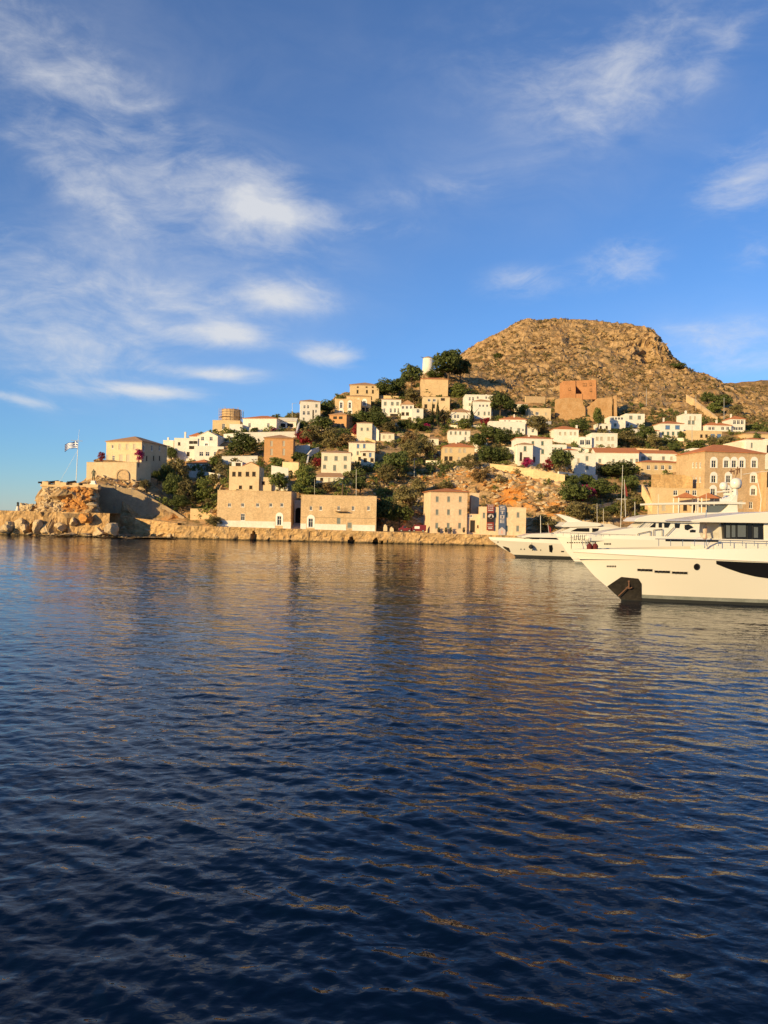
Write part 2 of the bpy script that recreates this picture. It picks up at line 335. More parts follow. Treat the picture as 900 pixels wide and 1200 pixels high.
def terra(t, pos, c):
    n = t.new('ShaderNodeSeparateXYZ', {0: t.new('ShaderNodeNewGeometry').outputs['Normal']}).outputs[2]
    pz = t.new('ShaderNodeSeparateXYZ', {0: pos})
    rock = t.mix(t.ramp(t.noise(pos, .35, 6, .7), .3, .7), (.28, .18, .082, 1), (.48, .325, .17, 1))
    rock = t.mix(.6, rock, t.mix(t.noise(pos, 2.2, 5, .7), (.3, .3, .3, 1), (1.6, 1.55, 1.5, 1)), 'MULTIPLY')
    near = t.ramp(pz.outputs[1], 335, 300)
    earth = t.mix(t.ramp(t.noise(pos, .09, 4, .6), .40, .62), (.29, .18, .08, 1), (.38, .21, .085, 1))
    earth = t.mix(near, earth, t.mix(t.ramp(t.noise(pos, .11, 4, .6), .40, .62), (.44, .29, .15, 1), (.54, .29, .11, 1)))
    dry = t.mix(t.noise(pos, 1.6, 5, .7), (.11, .085, .034, 1), (.27, .18, .08, 1))
    c = t.mix(t.ramp(t.noise(pos, .5, 5, .7), .44, .6), earth, dry)
    c = t.mix(t.ramp(t.m('ADD', n, t.m('MULTIPLY', t.m('SUBTRACT', t.noise(pos, .8, 5, .7), .5), .9)), .80, .66), c, rock)
    ogr = t.m('MULTIPLY', t.m('MULTIPLY', t.ramp(t.noise(pos, .07, 4, .6), .47, .56), t.ramp(n, .95, .6)), t.m('MULTIPLY', t.ramp(pz.outputs[1], 330, 300), t.ramp(pz.outputs[0], -64, -58)))
    return t.mix(ogr, c, t.mix(t.noise(pos, 1.2, 5, .7), (.34, .12, .025, 1), (.66, .30, .08, 1)))
MT['terrain'] = mat('terrain', (.4, .3, .2), .95, None, 1, .32, 1.1, spec=.1, extra=terra)
me.materials.append(MT['terrain']); me.update()
hill = tag(link('hillside', me), kind='structure')
def tide(t, pos, c):
    z = t.new('ShaderNodeSeparateXYZ', {0: pos}).outputs[2]
    return t.mix(t.ramp(t.m('ADD', z, t.m('MULTIPLY', t.noise(pos, .8, 4, .6), .7)), .95, .45), c, t.mix(t.noise(pos, 2., 4, .6), (.045, .035, .02, 1), (.12, .085, .04, 1)))
def rock_extra(t, pos, c):
    c = tide(t, pos, c)
    return t.mix(.6, c, t.mix(t.noise(pos, 2.5, 5, .7), (.35, .33, .3, 1), (1.5, 1.5, 1.45, 1)), 'MULTIPLY')
MT['rock'] = mat('rock', (.60, .45, .27), .95, (.48, .35, .20), .5, .25, 1.6, spec=.15, extra=rock_extra)
MT['quay_stone'] = mat('quay_stone', (.55, .37, .18), .95, (.40, .25, .11), .5, .3, 1.8, extra=lambda t, p, c: tide(t, p, masonry((.30, .19, .09), 1.0, .6)(t, p, c)))
MT['orange_rock'] = mat('orange_rock', (.56, .26, .07), .95, (.44, .22, .08), .5, .25, 1.6, spec=.15, extra=rock_extra)

# ------------------------------------------------------------------ sea
rows = [1.5, 4.0]
while rows[-1] < 235: rows.append(rows[-1]*1.0052)
rows = np.array(rows); K = 360; th = np.tan(np.linspace(R(-36), R(36), K))
SX, SY = rows[:, None]*th[None], np.repeat(rows[:, None], K, 1)
wr = np.random.default_rng(3); SZ = np.zeros_like(SX)
for k in range(64):
    big = k >= 54
    lam = wr.uniform(3.5, 8) if big else math.exp(wr.uniform(math.log(.34), math.log(2.0))); ang = wr.normal(R(64), .60)    # crests run down to the right
    kx, ky = math.cos(ang)*2*math.pi/lam, math.sin(ang)*2*math.pi/lam
    ph = wr.uniform(0, 6.28); a = .0112*lam**.95*(.55 if big else 1)
    q = kx*SX+ky*SY+ph + 1.5*fbm(SX/(lam*2.6)+k, SY/(lam*2.6), 2)
    SZ += a*(np.sin(q)*.4 + (.62-np.abs(np.sin(q*.5+.7)))*1.15) * np.clip(SY[:, :1]*0+lam*70/np.maximum(SY, 1)-.35, 0, 1)
patch = .55+.9*np.clip(fbm(SX/14, SY/26, 3)+.5, 0, 1)
edge = np.clip((np.abs(th).max()-np.abs(th))/.05, 0, 1)[None]*np.clip((rows-3)/2, 0, 1)[:, None]*np.clip((232-rows)/30, 0, 1)[:, None]
SZ *= edge*patch*.86
n0 = len(rows)*K; ii = np.arange(n0).reshape(-1, K)
sv_ = np.stack([SX.ravel(), SY.ravel(), SZ.ravel()], -1).tolist()
sf = np.stack([ii[:-1,:-1], ii[:-1,1:], ii[1:,1:], ii[1:,:-1]], -1).reshape(-1, 4).tolist()
FAR = 30000.
yl = rows[-1]
sv_ += [(-FAR, -FAR, 0), (FAR, -FAR, 0), (FAR, FAR, 0), (-FAR, FAR, 0)]
a, b, c, d = n0, n0+1, n0+2, n0+3
Lb, Rb, Lt, Rt = int(ii[0,0]), int(ii[0,-1]), int(ii[-1,0]), int(ii[-1,-1])
sf += [[a, b]+[int(i) for i in ii[0][::-1]], [b, c]+[int(i) for i in ii[:,-1][::-1]], [c, d]+[int(i) for i in ii[-1]], [d, a]+[int(i) for i in ii[:,0]]]
sme = bpy.data.meshes.new('sea'); sme.from_pydata(sv_, [], sf)
sme.polygons.foreach_set('use_smooth', [True]*len(sf)); sme.update()
wm = bpy.data.materials.new('water'); wm.use_nodes = True; t = NT(wm.node_tree); b = t.n['Principled BSDF']
b.inputs['Base Color'].default_value = (.0006, .0050, .0175, 1); b.inputs['Roughness'].default_value = .03
b.inputs['IOR'].default_value = 1.315; b.inputs['Specular IOR Level'].default_value = .42
pos = t.new('ShaderNodeNewGeometry').outputs['Position']
mpg = t.new('ShaderNodeMapping', {'Vector': pos, 'Rotation': (0, 0, R(-30)), 'Scale': (.75, 1.15, 1)}).outputs[0]
hh = t.m('ADD', t.m('MULTIPLY', t.noise(mpg, 1.5, 2, .45, .5), .34), t.m('MULTIPLY', t.noise(mpg, 5.0, 2, .5, .3), .07))
gust = t.m('ADD', t.m('MULTIPLY', t.ramp(t.noise(t.new('ShaderNodeMapping', {'Vector': pos, 'Scale': (.03, .07, 1)}).outputs[0], 1., 4, .6), .3, .7), .8), .45)
bp = t.new('ShaderNodeBump', {'Strength': gust, 'Distance': .20, 'Height': hh})
t.put(b.inputs['Normal'], bp.outputs[0])
sme.materials.append(wm); tag(link('sea', sme), kind='structure')

# ------------------------------------------------------------------ windows
WC = {}
def window_mesh(style, w, h):
    k = (style, round(w, 1), round(h, 1))
    if k in WC: return WC[k]
    w, h = max(k[1], .3), max(k[2], .4); fr = MB(); pa = MB(); t = min(.1, w*.12)
    arch = style[0] == 'a'
    if style[0] == 'o': t = .05
    ztop = h/2
    # frame set in the opening
    fr.box(-w/2, .06, -h/2, -w/2+t, .20, ztop); fr.box(w/2-t, .06, -h/2, w/2, .20, ztop)
    fr.box(-w/2+t, .06, ztop-t, w/2-t, .20, ztop); fr.box(-w/2+t, .06, -h/2, w/2-t, .20, -h/2+t)
    if style[0] in 'wa':
        fr.box(-t*.35, .08, -h/2+t, t*.35, .18, ztop-t)
        if h > 1.2: fr.box(-w/2+t, .085, h*.12, w/2-t, .175, h*.12+t*.6)
    if style[0] not in 'o': fr.box(-w/2-.1, -.07, -h/2-.09, w/2+.1, .05, -h/2-.004)          # sill
    if arch:
        n = 9; r = w/2+.42; zc = h/2-.05
        o_ = [(-r, -h/2-.1)]+[(-r*math.cos(math.pi*i/n), zc+r*math.sin(math.pi*i/n)) for i in range(n+1)]+[(r, -h/2-.1)]
        i_ = [(-w/2, -h/2-.1), (-w/2, zc+.05), (w/2, zc+.05), (w/2, -h/2-.1)]
        out = o_+i_[::-1]
        fr.prism([(x, -.06, z) for x, z in out], [(x, -.004, z) for x, z in out])
    pa.box(-w/2+t, .15, -h/2+t, w/2-t, .30, ztop-t)
    sh = None
    if style[0] == 's':
        sh = []
        for s_ in (-1, 1):
            q = MB(); x0, x1 = (-w/2+t, -.012) if s_ < 0 else (.012, w/2-t)
            q.box(x0, .10, -h/2+t, x1, .14, ztop-t)
            for z in np.arange(-h/2+t+.12, ztop-t-.1, .3): q.box(x0+.04, .085, z, x1-.04, .098, z+.16)
            sh.append(q.mesh('shutter', []))
    elif style[0] == 'p':                       # open shutters laid back against the wall
        sh = []
        for s_ in (-1, 1):
            q = MB(); x0, x1 = (-w-.02, -w/2-.02) if s_ < 0 else (w/2+.02, w+.02)
            q.box(x0, -.06, -h/2, x1, -.015, ztop)
            for z in np.arange(-h/2+.12, ztop-.2, .3): q.box(x0+.05, -.075, z, x1-.05, -.061, z+.16)
            sh.append(q.mesh('shutter', []))
    WC[k] = (fr.mesh('window', []), pa.mesh('pane', []), sh); return WC[k]
SHM = {'g': 'green', 'b': 'blue', 'k': 'greyshut', 'n': 'wood', 'c': 'paleshut'}
_MC = {}
def with_mat(me, m):
    k = (me.name, m)
    if k not in _MC:
        c = me.copy(); c.materials.clear(); c.materials.append(MT[m]); _MC[k] = c
    return _MC[k]
def put_window(root, face, ox, oy, rz, u_dir, u, z, w, h, style, name=None):
    fm, pm, sh = window_mesh(style, w, h)
    fmat = 'trim' if style[0] in 'wa' else ('paleshut' if style[0] in 'sp' else 'wood')
    nm = name or ('door' if style.endswith('D') else 'window')
    wd = link(nm, with_mat(fm, fmat), root)
    wd.location = (ox+u_dir[0]*u, oy+u_dir[1]*u, z); wd.rotation_euler = (0, 0, rz)
    if style[0] != 's':
        link('pane', with_mat(pm, 'dark' if style[0] in 'od' else 'glass'), wd)  # open holes have no glass: a dark sheet stands in for the shade inside
    for q in sh or []: link('shutter', with_mat(q, SHM.get(style[1:2], 'greyshut')), wd)
    return wd

# ------------------------------------------------------------------ houses
def wall_with_holes(mb, o, d, n, W_, z0, z1, holes):
    """a wall face from o along d, outward normal n, with openings cut and 0.22 m reveals"""
    us = sorted({0., W_, *[q for h in holes for q in (h[0], h[1])]}); zs = sorted({z0, z1, *[q for h in holes for q in (h[2], h[3])]})
    pt = lambda u, z, k=0.: (o[0]+d[0]*u-n[0]*k, o[1]+d[1]*u-n[1]*k, z)
    for i in range(len(us)-1):
        for j in range(len(zs)-1):
            cu, cz = (us[i]+us[i+1])/2, (zs[j]+zs[j+1])/2
            if any(h[0] < cu < h[1] and h[2] < cz < h[3] for h in holes): continue
            mb.add([pt(us[i], zs[j]), pt(us[i+1], zs[j]), pt(us[i+1], zs[j+1]), pt(us[i], zs[j+1])], [(0,1,2,3)])
    for a, b_, c, d_ in holes:
        k = .22
        q = [(a,c),(b_,c),(b_,d_),(a,d_)]
        for i in range(4):
            p0, p1 = q[i], q[(i+1)%4]
            mb.add([pt(*p0), pt(*p1), pt(*p1, k), pt(*p0, k)], [(0,1,2,3)])
HOUSES = []
def house(name, label, pxl, pxr, pyt, pyb, D, m='white', roof='flat', rh=0, rm='tile', wins=(), yaw=0., Y=None, fd=5., group=None,
          cat='house', chim=(), parapet=.35, ov=.35, cornice=True, hip_in=None):
    pm = (pxl+pxr)/2
    if Y is None: Y = ground_Y(pm, pyb)
    HOUSES.append((pxl, pxr, pyt, pyb, Y))
    yw = R(-yaw); d = Vector((math.cos(yw), math.sin(yw), 0)); n = Vector((math.sin(yw), -math.cos(yw), 0))
    p0 = P(pm, pyb, Y); a = hit(pxl, (pyt+pyb)/2, p0, n); b_ = hit(pxr, (pyt+pyb)/2, p0, n)
    W_ = (b_-a).length; zb = p0.z; H = hit(pm, pyt, p0, n).z-zb
    root = empty(name, (a.x, a.y, zb), label, cat, group, yw)
    inv = Matrix.Translation((a.x, a.y, zb)) @ Matrix.Rotation(yw, 4, 'Z'); inv = inv.inverted()
    s = Y/900
    faces = {'F': ((0, 0), (1, 0), (0, -1), W_, 0), 'R': ((W_, 0), (0, 1), (1, 0), D, R(90)), 'L': ((0, D), (0, -1), (-1, 0), D, R(-90))}
    holes = {'F': [], 'R': [], 'L': []}; ws = []
    for wn in wins:
        px, py, w_, h_ = wn[:4]; st = wn[4] if len(wn) > 4 else 'w'; fc = wn[5] if len(wn) > 5 else 'F'
        o, dd, nn, FW, rz = faces[fc]
        nw = Vector((math.cos(yw)*nn[0]-math.sin(yw)*nn[1], math.sin(yw)*nn[0]+math.cos(yw)*nn[1], 0))
        ow = inv.inverted() @ Vector((o[0], o[1], 0))
        q = inv @ hit(px, py, ow, nw)
        u = (q.x-o[0])*dd[0]+(q.y-o[1])*dd[1]; w_, h_ = max(.35, w_*s*1.18), max(.45, h_*s*1.12); z = q.z
        w_, h_ = max(round(w_, 1), .3), max(round(h_, 1), .4)
        if w_ > FW-.3: w_ = round(FW-.4, 1)
        u = min(max(u, w_/2+.12), FW-w_/2-.12); z = min(max(z, -fd+h_/2+.1), H-h_/2-.08)
        z = max(z, h_/2+.02) if z > 0 else z
        hr = (u-w_/2, u+w_/2, z-h_/2, z+h_/2)
        if any(hr[0] < g[1] and hr[1] > g[0] and hr[2] < g[3] and hr[3] > g[2] for g in holes[fc]): continue
        holes[fc].append(hr); ws.append((fc, o, rz, dd, u, z, w_, h_, st))
    mb = MB()
    for fc in 'FRL':
        o, dd, nn, FW, rz = faces[fc]; wall_with_holes(mb, o, dd, nn, FW, -fd, H, holes[fc])
    mb.add([(0,D,-fd),(W_,D,-fd),(W_,D,H),(0,D,H)], [(0,1,2,3)])
    if roof in ('hip', 'gableX'): rz_ = max(hit(pm, pyt-rh, p0-n*(D/2 if (W_ >= D or roof == 'gableX') else W_/2), n).z-zb-H-.16, .35)
    if roof == 'gable':
        rz_ = max(rh*s, .05)
        for y in (0, D): mb.add([(0,y,H),(W_,y,H),(W_/2,y,H+rz_)], [(0,1,2)])
    if roof == 'gableX':
        for x in (0, W_): mb.add([(x,0,H),(x,D,H),(x,D/2,H+rz_)], [(0,1,2)])
    if roof in ('flat',): mb.add([(0,0,H-.02),(W_,0,H-.02),(W_,D,H-.02),(0,D,H-.02)], [(0,1,2,3)])
    mb.build('wall', MT[m], root)
    for wv_ in ws: put_window(root, wv_[0], wv_[1][0], wv_[1][1], wv_[2], wv_[3], *wv_[4:8], wv_[8])
    T = .16
    if roof == 'flat' and parapet:
        q = MB(); p = .22
        q.box(-.04,-.04,H+.003,W_+.04,p,H+parapet); q.box(-.04,D-p,H+.003,W_+.04,D+.04,H+parapet)
        q.box(-.04,p,H+.003,p,D-p,H+parapet); q.box(W_-p,p,H+.003,W_+.04,D-p,H+parapet); q.build('parapet', MT[m], root)
    elif roof == 'hip':
        q = MB(); x0,x1,y0,y1 = -ov,W_+ov,-ov,D+ov; ins = (min(x1-x0, y1-y0)/2*.96) if hip_in is None else hip_in
        if x1-x0 >= y1-y0: rdg = [(x0+ins,(y0+y1)/2),(x1-ins,(y0+y1)/2)]
        else: rdg = [((x0+x1)/2,y0+ins),((x0+x1)/2,y1-ins)]
        c4 = [(x0,y0),(x1,y0),(x1,y1),(x0,y1)]
        vs = [(x,y,H+.004) for x,y in c4]+[(x,y,H+T) for x,y in c4]+[(x,y,H+T+rz_) for x,y in rdg]
        fs = [(3,2,1,0)]+[(i,(i+1)%4,4+(i+1)%4,4+i) for i in range(4)]
        if x1-x0 >= y1-y0: fs += [(4,5,9,8),(5,6,9),(6,7,8,9),(7,4,8)]
        else: fs += [(4,5,8),(5,6,9,8),(6,7,9),(7,4,8,9)]
        q.add(vs, fs); rf = q.build('roof', MT[rm], root)
    elif roof in ('gable', 'gableX'):
        q = MB()
        if roof == 'gable':
            sl_ = rz_/(W_/2); l = [(-ov,H-sl_*ov+.01),(W_/2,H+rz_+.01),(W_+ov,H-sl_*ov+.01)]
            l2 = [(x,z+T) for x,z in l][::-1]; pr = l+l2
            q.prism([(x,-.12,z) for x,z in pr], [(x,D+.12,z) for x,z in pr])
        else:
            sl_ = rz_/(D/2); l = [(-ov,H-sl_*ov+.01),(D/2,H+rz_+.01),(D+ov,H-sl_*ov+.01)]
            l2 = [(y,z+T) for y,z in l][::-1]; pr = l+l2
            q.prism([(-.15,y,z) for y,z in pr], [(W_+.15,y,z) for y,z in pr])
        rf = q.build('roof', MT[rm], root)
    if roof != 'flat' and cornice:
        q = MB(); q.box(-.1,-.1,H-.28,W_+.1,-.003,H-.003); q.box(W_+.003,-.1,H-.28,W_+.1,D,H-.003); q.box(-.1,-.003,H-.28,-.003,D,H-.003)
        q.build('cornice', MT['trim' if m in ('white','cream') else m], root)
    for cx, cyt, cw in chim:
        q = MB(); pt = inv @ hit(cx, cyt, p0+(-n)*(D*.3), n); ww = max(cw*s, .5)/2
        zt = max(pt.z, H+.5)
        q.box(pt.x-ww, D*.3, H*.8, pt.x+ww, D*.3+ww*2, zt-.22); q.box(pt.x-ww-.08, D*.3-.08, zt-.22, pt.x+ww+.08, D*.3+ww*2+.08, zt-.1)
        q.box(pt.x-ww*.6, D*.3+ww*.4, zt-.1, pt.x+ww*.6, D*.3+ww*1.6, zt); q.build('chimney', MT['white' if m in ('white','cream') else 'white'], root)
    return root
def row(pxs, py, w_, h_, st='w', fc='F'): return [(x, py, w_, h_, st, fc) for x in pxs]
# ------------------------------------------------------------------ houses, left to right
OS = 'open stone'
house('mansion', 'captain\'s stone mansion with terracotta hip roof above the rock bastion, its right side in shade', 124.5, 166, 517.5, 541, 15, 'sand', 'hip', 6, 'oldtile',
  wins=row([132], 523.5, 2.2, 4, 'w')+row([140.5, 149, 157.5], 523.5, 3, 6, 'sc')+row([125.8], 536.5, 2.6, 6, 'sc')+row([133], 537, 3, 6, 'w')+row([142, 150], 536.5, 3.6, 7, 'sc')
  +row([168.5, 178, 187], 525, 3, 6, 'w', 'R')+row([172, 180, 187], 537, 2.4, 5, 'd', 'R'), yaw=14, fd=9)
house('cottage', 'small white flat cottage with a chimney just right of the shaded mansion wall', 191, 203, 517, 540, 8, 'white', 'flat', wins=row([198], 524, 2, 3.4)+row([201.5], 528, 2, 4, 'd', 'R'), chim=[(197, 512.5, 2)], fd=8)
house('house', 'white flat house with covered balconies and a red hip roof behind its chimney', 204, 231.5, 514.5, 541, 9, 'white', 'flat',
  wins=row([210], 520, 2.4, 3.4, 'd')+row([224, 229], 518.5, 4, 3, 'o')+row([224, 229], 524.5, 4, 3.4, 'o')+row([220.5], 532, 3, 4.4, 'd'), chim=[(217, 506, 2)], fd=8)
house('roof_house', 'low white upper storey under a small red hip roof behind the gabled house', 222, 237, 511.5, 516, 8, 'white', 'hip', 4.5, fd=6, Y=ground_Y(230, 541)+9)
house('gable_house', 'tall white house with pointed gable and small arched niche left of the round pine', 231, 255, 511.5, 522.5, 17, 'white', 'gable', 6, 'cream',
  wins=row([237.5, 247.5], 513.8, 3.2, 4.4)+row([242], 521, 3, 2.6, 'a')+row([263], 522, 2.4, 3, 'd', 'R'), fd=14, yaw=4, Y=ground_Y(242, 541)+1.2, ov=.1, cornice=False)
house('house', 'broad white lower block before the pointed gable with three grey windows', 227.5, 262, 523.5, 542, 7, 'white', 'flat', wins=row([236, 243.3, 253], 532, 4, 4.6), fd=8, parapet=.15)
house('house', 'low white house with red hip roof and arched front windows above dark trees', 219, 244.5, 543.5, 552, 9, 'white', 'hip', 5,
  wins=row([227], 549, 4, 5, 'o')+row([232.5, 236, 239.5, 242.5], 548.5, 2, 5, 'a')+row([247, 250.5, 254], 549.5, 2.4, 5, 'w', 'R'), fd=6, yaw=16)
house('tower_base', 'ochre flat building carrying the scaffolded round tower', 249, 281, 493.5, 507, 12, 'ochre', 'flat', wins=row([262], 500, 3, 6)+row([271.5], 499, 3.2, 2.8, 'd'), fd=8)
house('house', 'wide white house with low red hip roof on the skyline right of the scaffolded tower', 284.5, 324, 490.5, 507, 12, 'white', 'hip', 3.2, 'tile',
  wins=row([292.5, 314.5], 498.5, 2.8, 5, 'w'), chim=[(302, 489, 1.6)], yaw=10, fd=7)
house('house', 'stepped white annex with flat terrace directly right of the scaffolded tower', 269, 284, 498, 509, 8, 'white', 'flat', wins=row([275], 504, 2, 2.6), fd=6)
house('cottage', 'white skyline cottage with shaded pergola between the red hip roof and the tall white house', 325, 347, 493.5, 502, 8, 'white', 'gableX', 4, 'cream', wins=row([331, 340], 498.5, 6, 4, 'o'), fd=6)
house('tall_house', 'tall narrow white house with low hip roof standing against the sky', 352, 375.2, 470.5, 495, 9, 'white', 'hip', 2.2, 'oldtile',
  wins=row([357, 361.3], 476.7, 2.2, 3.6)+row([371], 475.5, 2.4, 3.4, 'sk')+row([356.5, 361.7], 484, 2.6, 4)+row([370.5], 482, 2, 3.2)+row([367], 485.5, 1.4, 9, 'd')+row([356], 491, 2, 3, 'sk'), fd=7, yaw=-8)
house('house', 'square orange house with tall narrow shutters and low hip roof', 309.5, 343.5, 513.5, 543, 10, 'orange', 'hip', 4, 'oldtile',
  wins=row([318.3, 332.6], 519.6, 2.4, 5.5, 'sc')+row([318.3, 332.6], 529.5, 2.4, 7, 'sc')+row([318], 538, 3, 4, 'sc'), fd=7, yaw=-3)
house('house', 'sandy house with square windows above the left waterfront store', 268.5, 303.5, 547, 575, 9, 'sand', 'flat',
  wins=row([274.2, 281, 290, 297.6], 555.5, 3.4, 4.8, 'd')+row([281.8, 294], 571, 3, 3.6, 'd'), parapet=.12, fd=7)
house('upper_room', 'small sandy attic room with one window and red gable, on the pediment house', 271.5, 284, 541.5, 547.2, 6, 'white', 'flat', wins=row([279.2], 544.4, 5.4, 3.6, 'd'), Y=ground_Y(286, 575)+.3, fd=.3, parapet=.1)
house('roof_house', 'small red pediment gable on top of the sandy house above the left waterfront store', 284.5, 303, 546.2, 547.6, 6, 'sand', 'gable', 4.4, 'tile', Y=ground_Y(286, 575)+.2, fd=.3, cornice=False, ov=.15)
house('annex', 'low sandy annex with a single window right of the red pediment house', 303.8, 318, 560, 575, 7, 'sand', 'flat', wins=row([308.6], 566, 3, 3.8, 'd'), fd=7, parapet=.2)
house('house', 'cream three bay house with balcony and pale shutters above the palm', 376.5, 411.2, 530.5, 557, 10, 'cream', 'hip', 2.6, 'oldtile',
  wins=row([382, 394, 404.8], 537.2, 3.4, 5, 'sk')+row([380.5, 404.8], 547, 3.2, 4.4, 'sk')+row([392.3], 548.4, 3.2, 6.4, 'sk'), fd=8, yaw=-2)
house('garden_room', 'long low room with tan lean-to roof under the cream balcony house', 370.5, 402, 559, 568, 6, 'cream', 'hip', 5, 'oldtile', wins=row([377], 561.5, 3, 3.4, 'd')+row([386, 392, 398], 562, 2, 4.4, 'sc'), fd=8, hip_in=1.2)
house('house', 'cream two storey house with blue grey shutters right of the balcony house', 408.5, 439.5, 519, 544, 9, 'cream', 'hip', 2, 'oldtile',
  wins=row([419.7, 427], 522.8, 2.8, 4.6, 'sb')+row([419.3], 531, 2.4, 4, 'sk')+row([433], 533, 2.6, 5.6, 'sb')+row([421.5], 537.5, 3, 4, 'd'), fd=8)
house('porch', 'little cream porch block with thin tiled roof in front of the cream two storey house', 423, 439, 529.5, 545, 4, 'cream', 'hip', 1.4, 'oldtile', wins=row([427], 532.5, 3, 3, 'd')+row([434], 533, 2.6, 5, 'sb')+row([428, 436], 539, 3.4, 4, 'd'), fd=8, Y=ground_Y(424, 545)-3.4)
house('house', 'brownish orange house with shaded loggia under a hip roof', 386, 406, 486.2, 504, 12, 'orange', 'hip', 3, 'oldtile',
  wins=row([392.7, 399.3, 404.2], 489.6, 4, 3, 'o')+row([389.5, 396, 402], 499, 2.6, 5, 'sn')+row([411, 416], 492, 2.2, 4, 'd', 'R'), fd=8, yaw=18)
house('mansion', 'large ochre mansion on top of the left town ridge with three small windows', 409.8, 444, 451.3, 472, 14, 'ochre', 'hip', 3, 'oldtile', wins=row([419, 430, 437], 459, 2, 3.6, 'd')+row([419.4, 429.6, 436.8], 453.6, 2, 1.4, 'd'), fd=9)
house('mansion_wing', 'ochre brown left wing with two white arched windows below the ridge mansion', 392.3, 423, 468.5, 487, 11, 'ochre_stone', 'flat', wins=row([400, 410], 475, 2.6, 6, 'a')+row([400, 410], 483, 3, 3.4, 'a'), fd=9)
house('mansion_wing', 'ochre brown right wing with tiled edge and white arched windows below the ridge mansion', 406, 434.5, 464.4, 484, 9, 'ochre_stone', 'hip', 1.2, 'oldtile', wins=row([420, 427.2], 472.5, 2.8, 5, 'a')+row([426, 430.5], 480, 3, 4, 'o'), fd=9, Y=ground_Y(421, 486)+4)
house('house', 'white house with a row of three windows and tiled edge, left of joined white houses', 447, 470, 468.2, 488, 9, 'white', 'hip', 1.2, 'oldtile', wins=row([451.5, 459.8, 466], 473, 2.8, 4, 'sk')+row([450.5, 458, 463, 467], 481, 2.2, 4.6)+row([462], 486.5, 8, 2.6, 'o'), fd=8)
house('house', 'white house with orange tiled slope in the middle of three joined white houses', 470.2, 484.8, 474.2, 492, 8, 'white', 'hip', 4.6, 'oldtile', wins=row([472.3, 477, 482], 477.4, 2.6, 3.2)+row([472, 477.5], 485, 3, 3.4, 'd'), fd=8, hip_in=1.)
house('house', 'plain white block with two grey windows, rightmost of three joined white houses', 482.3, 496, 479, 494, 7, 'white', 'flat', wins=row([490], 481.6, 3, 4)+row([490], 490.5, 3.6, 5, 'sk'), fd=8, parapet=.15, Y=ground_Y(489, 494)-1.5)
house('stone_hall', 'blank tan stone hall with thin red roof edge below the white windmill', 493, 525, 444.3, 466, 10, 'ochre_stone', 'hip', 1.6, 'tile', fd=9)
house('house', 'tan stone house half hidden by cypresses under the blank stone hall', 495.5, 527, 465.8, 483, 9, 'sand', 'flat', wins=row([503, 509], 469, 3, 3.2)+row([519], 468, 4, 2.6, 'd')+row([499, 508], 476, 3, 4, 'd'), fd=9, parapet=.2)
house('house', 'tall white house with dark upper windows at the foot of the mountain', 545, 577.5, 463.5, 488, 10, 'white', 'flat', wins=row([550.6, 554.6], 467.3, 2, 4)+row([560, 570], 466, 2, 3)+row([550.6], 474, 2, 3, 'sk'), chim=[(570, 462, 1.6)], fd=9)
house('house', 'white two storey block in front of the tall white house by the cypress', 554.5, 575.5, 470.5, 491, 7, 'white', 'hip', 2.4, 'oldtile', wins=row([562.5, 566.5, 571], 475.5, 2, 2.6)+row([561, 568, 573], 484.5, 2, 4, 'sk'), fd=9)
house('cottage', 'low white cottage with orange tiled slope left of the cypress', 529, 552.5, 483, 497, 8, 'white', 'hip', 4.4, 'oldtile', wins=row([533.5, 537], 488, 2.4, 4)+row([544, 548], 488.5, 2, 3.4, 'sk'), fd=8)
house('house', 'low white house with pale shutters behind the red hip roof of the ochre house', 526, 551, 504.5, 519, 8, 'white', 'hip', 1.4, 'oldtile', wins=row([528.5, 534, 539.5, 546], 507.5, 2, 3.6, 'sk')+row([545.5], 514.5, 2, 4.2), fd=8)
house('house', 'ochre square house with dark red hip roof and two arched ground floor openings', 519, 555.5, 523.8, 542.5, 11, 'ochre', 'hip', 5.5, 'tile',
  wins=row([523, 528.7, 539, 544.6], 528, 2.6, 4.2, 'sc')+row([522.8, 528.3], 537.3, 3.6, 4.6, 'd')+row([538, 544.5], 537.5, 2.2, 3.8, 'sc'), chim=[(534.7, 514, 2)], fd=7)
house('house', 'white house with red hip roof behind a long white terrace block', 585, 617, 491.8, 506, 10, 'white', 'hip', 4, 'tile', wins=row([592, 597], 493.5, 2, 2)+row([606, 610], 495, 2.4, 3.4, 'sk'), chim=[(602.6, 485.5, 1)], fd=8, yaw=8)
house('terrace_block', 'long white blank terrace block below the red hip roof house', 573.5, 615.5, 494.8, 509, 6, 'white', 'flat', wins=row([581, 591, 599], 502, 2, 3, 'sk')+row([608], 504.5, 3, 5, 'sk')+row([613], 504, 2, 3), fd=8)
house('cottage', 'tiny white cottage with one window at the right end of the long terrace block', 617, 630, 500.5, 510, 5, 'white', 'hip', 1.2, 'oldtile', wins=row([624.5], 505, 2.6, 3.6), fd=8)
house('cottage', 'white cottage with bright orange tiled roof near the bare hillside', 603, 618, 473.6, 484, 7, 'cream', 'hip', 3.6, 'oldtile', wins=row([612], 478, 2, 3, 'sk'), fd=8, hip_in=2)
house('cottage', 'flat sandy cottage with one dark window below the brick ruin', 619, 645.5, 479.2, 492, 7, 'sand', 'flat', wins=row([629.5], 484.5, 3.4, 3.4)+row([640], 485, 2, 3, 'sc'), fd=8)
house('house', 'tall white house with green shutters behind the bougainvillea', 604.5, 647, 513.8, 547, 9, 'white', 'hip', 2.6, 'tile',
  wins=row([624.6, 635.8], 519.5, 2.8, 5, 'sg')+row([636], 529.3, 3, 5.2, 'sg')+row([626], 538.5, 2.6, 6, 'sn'), chim=[(620, 507.5, 2)], fd=8)
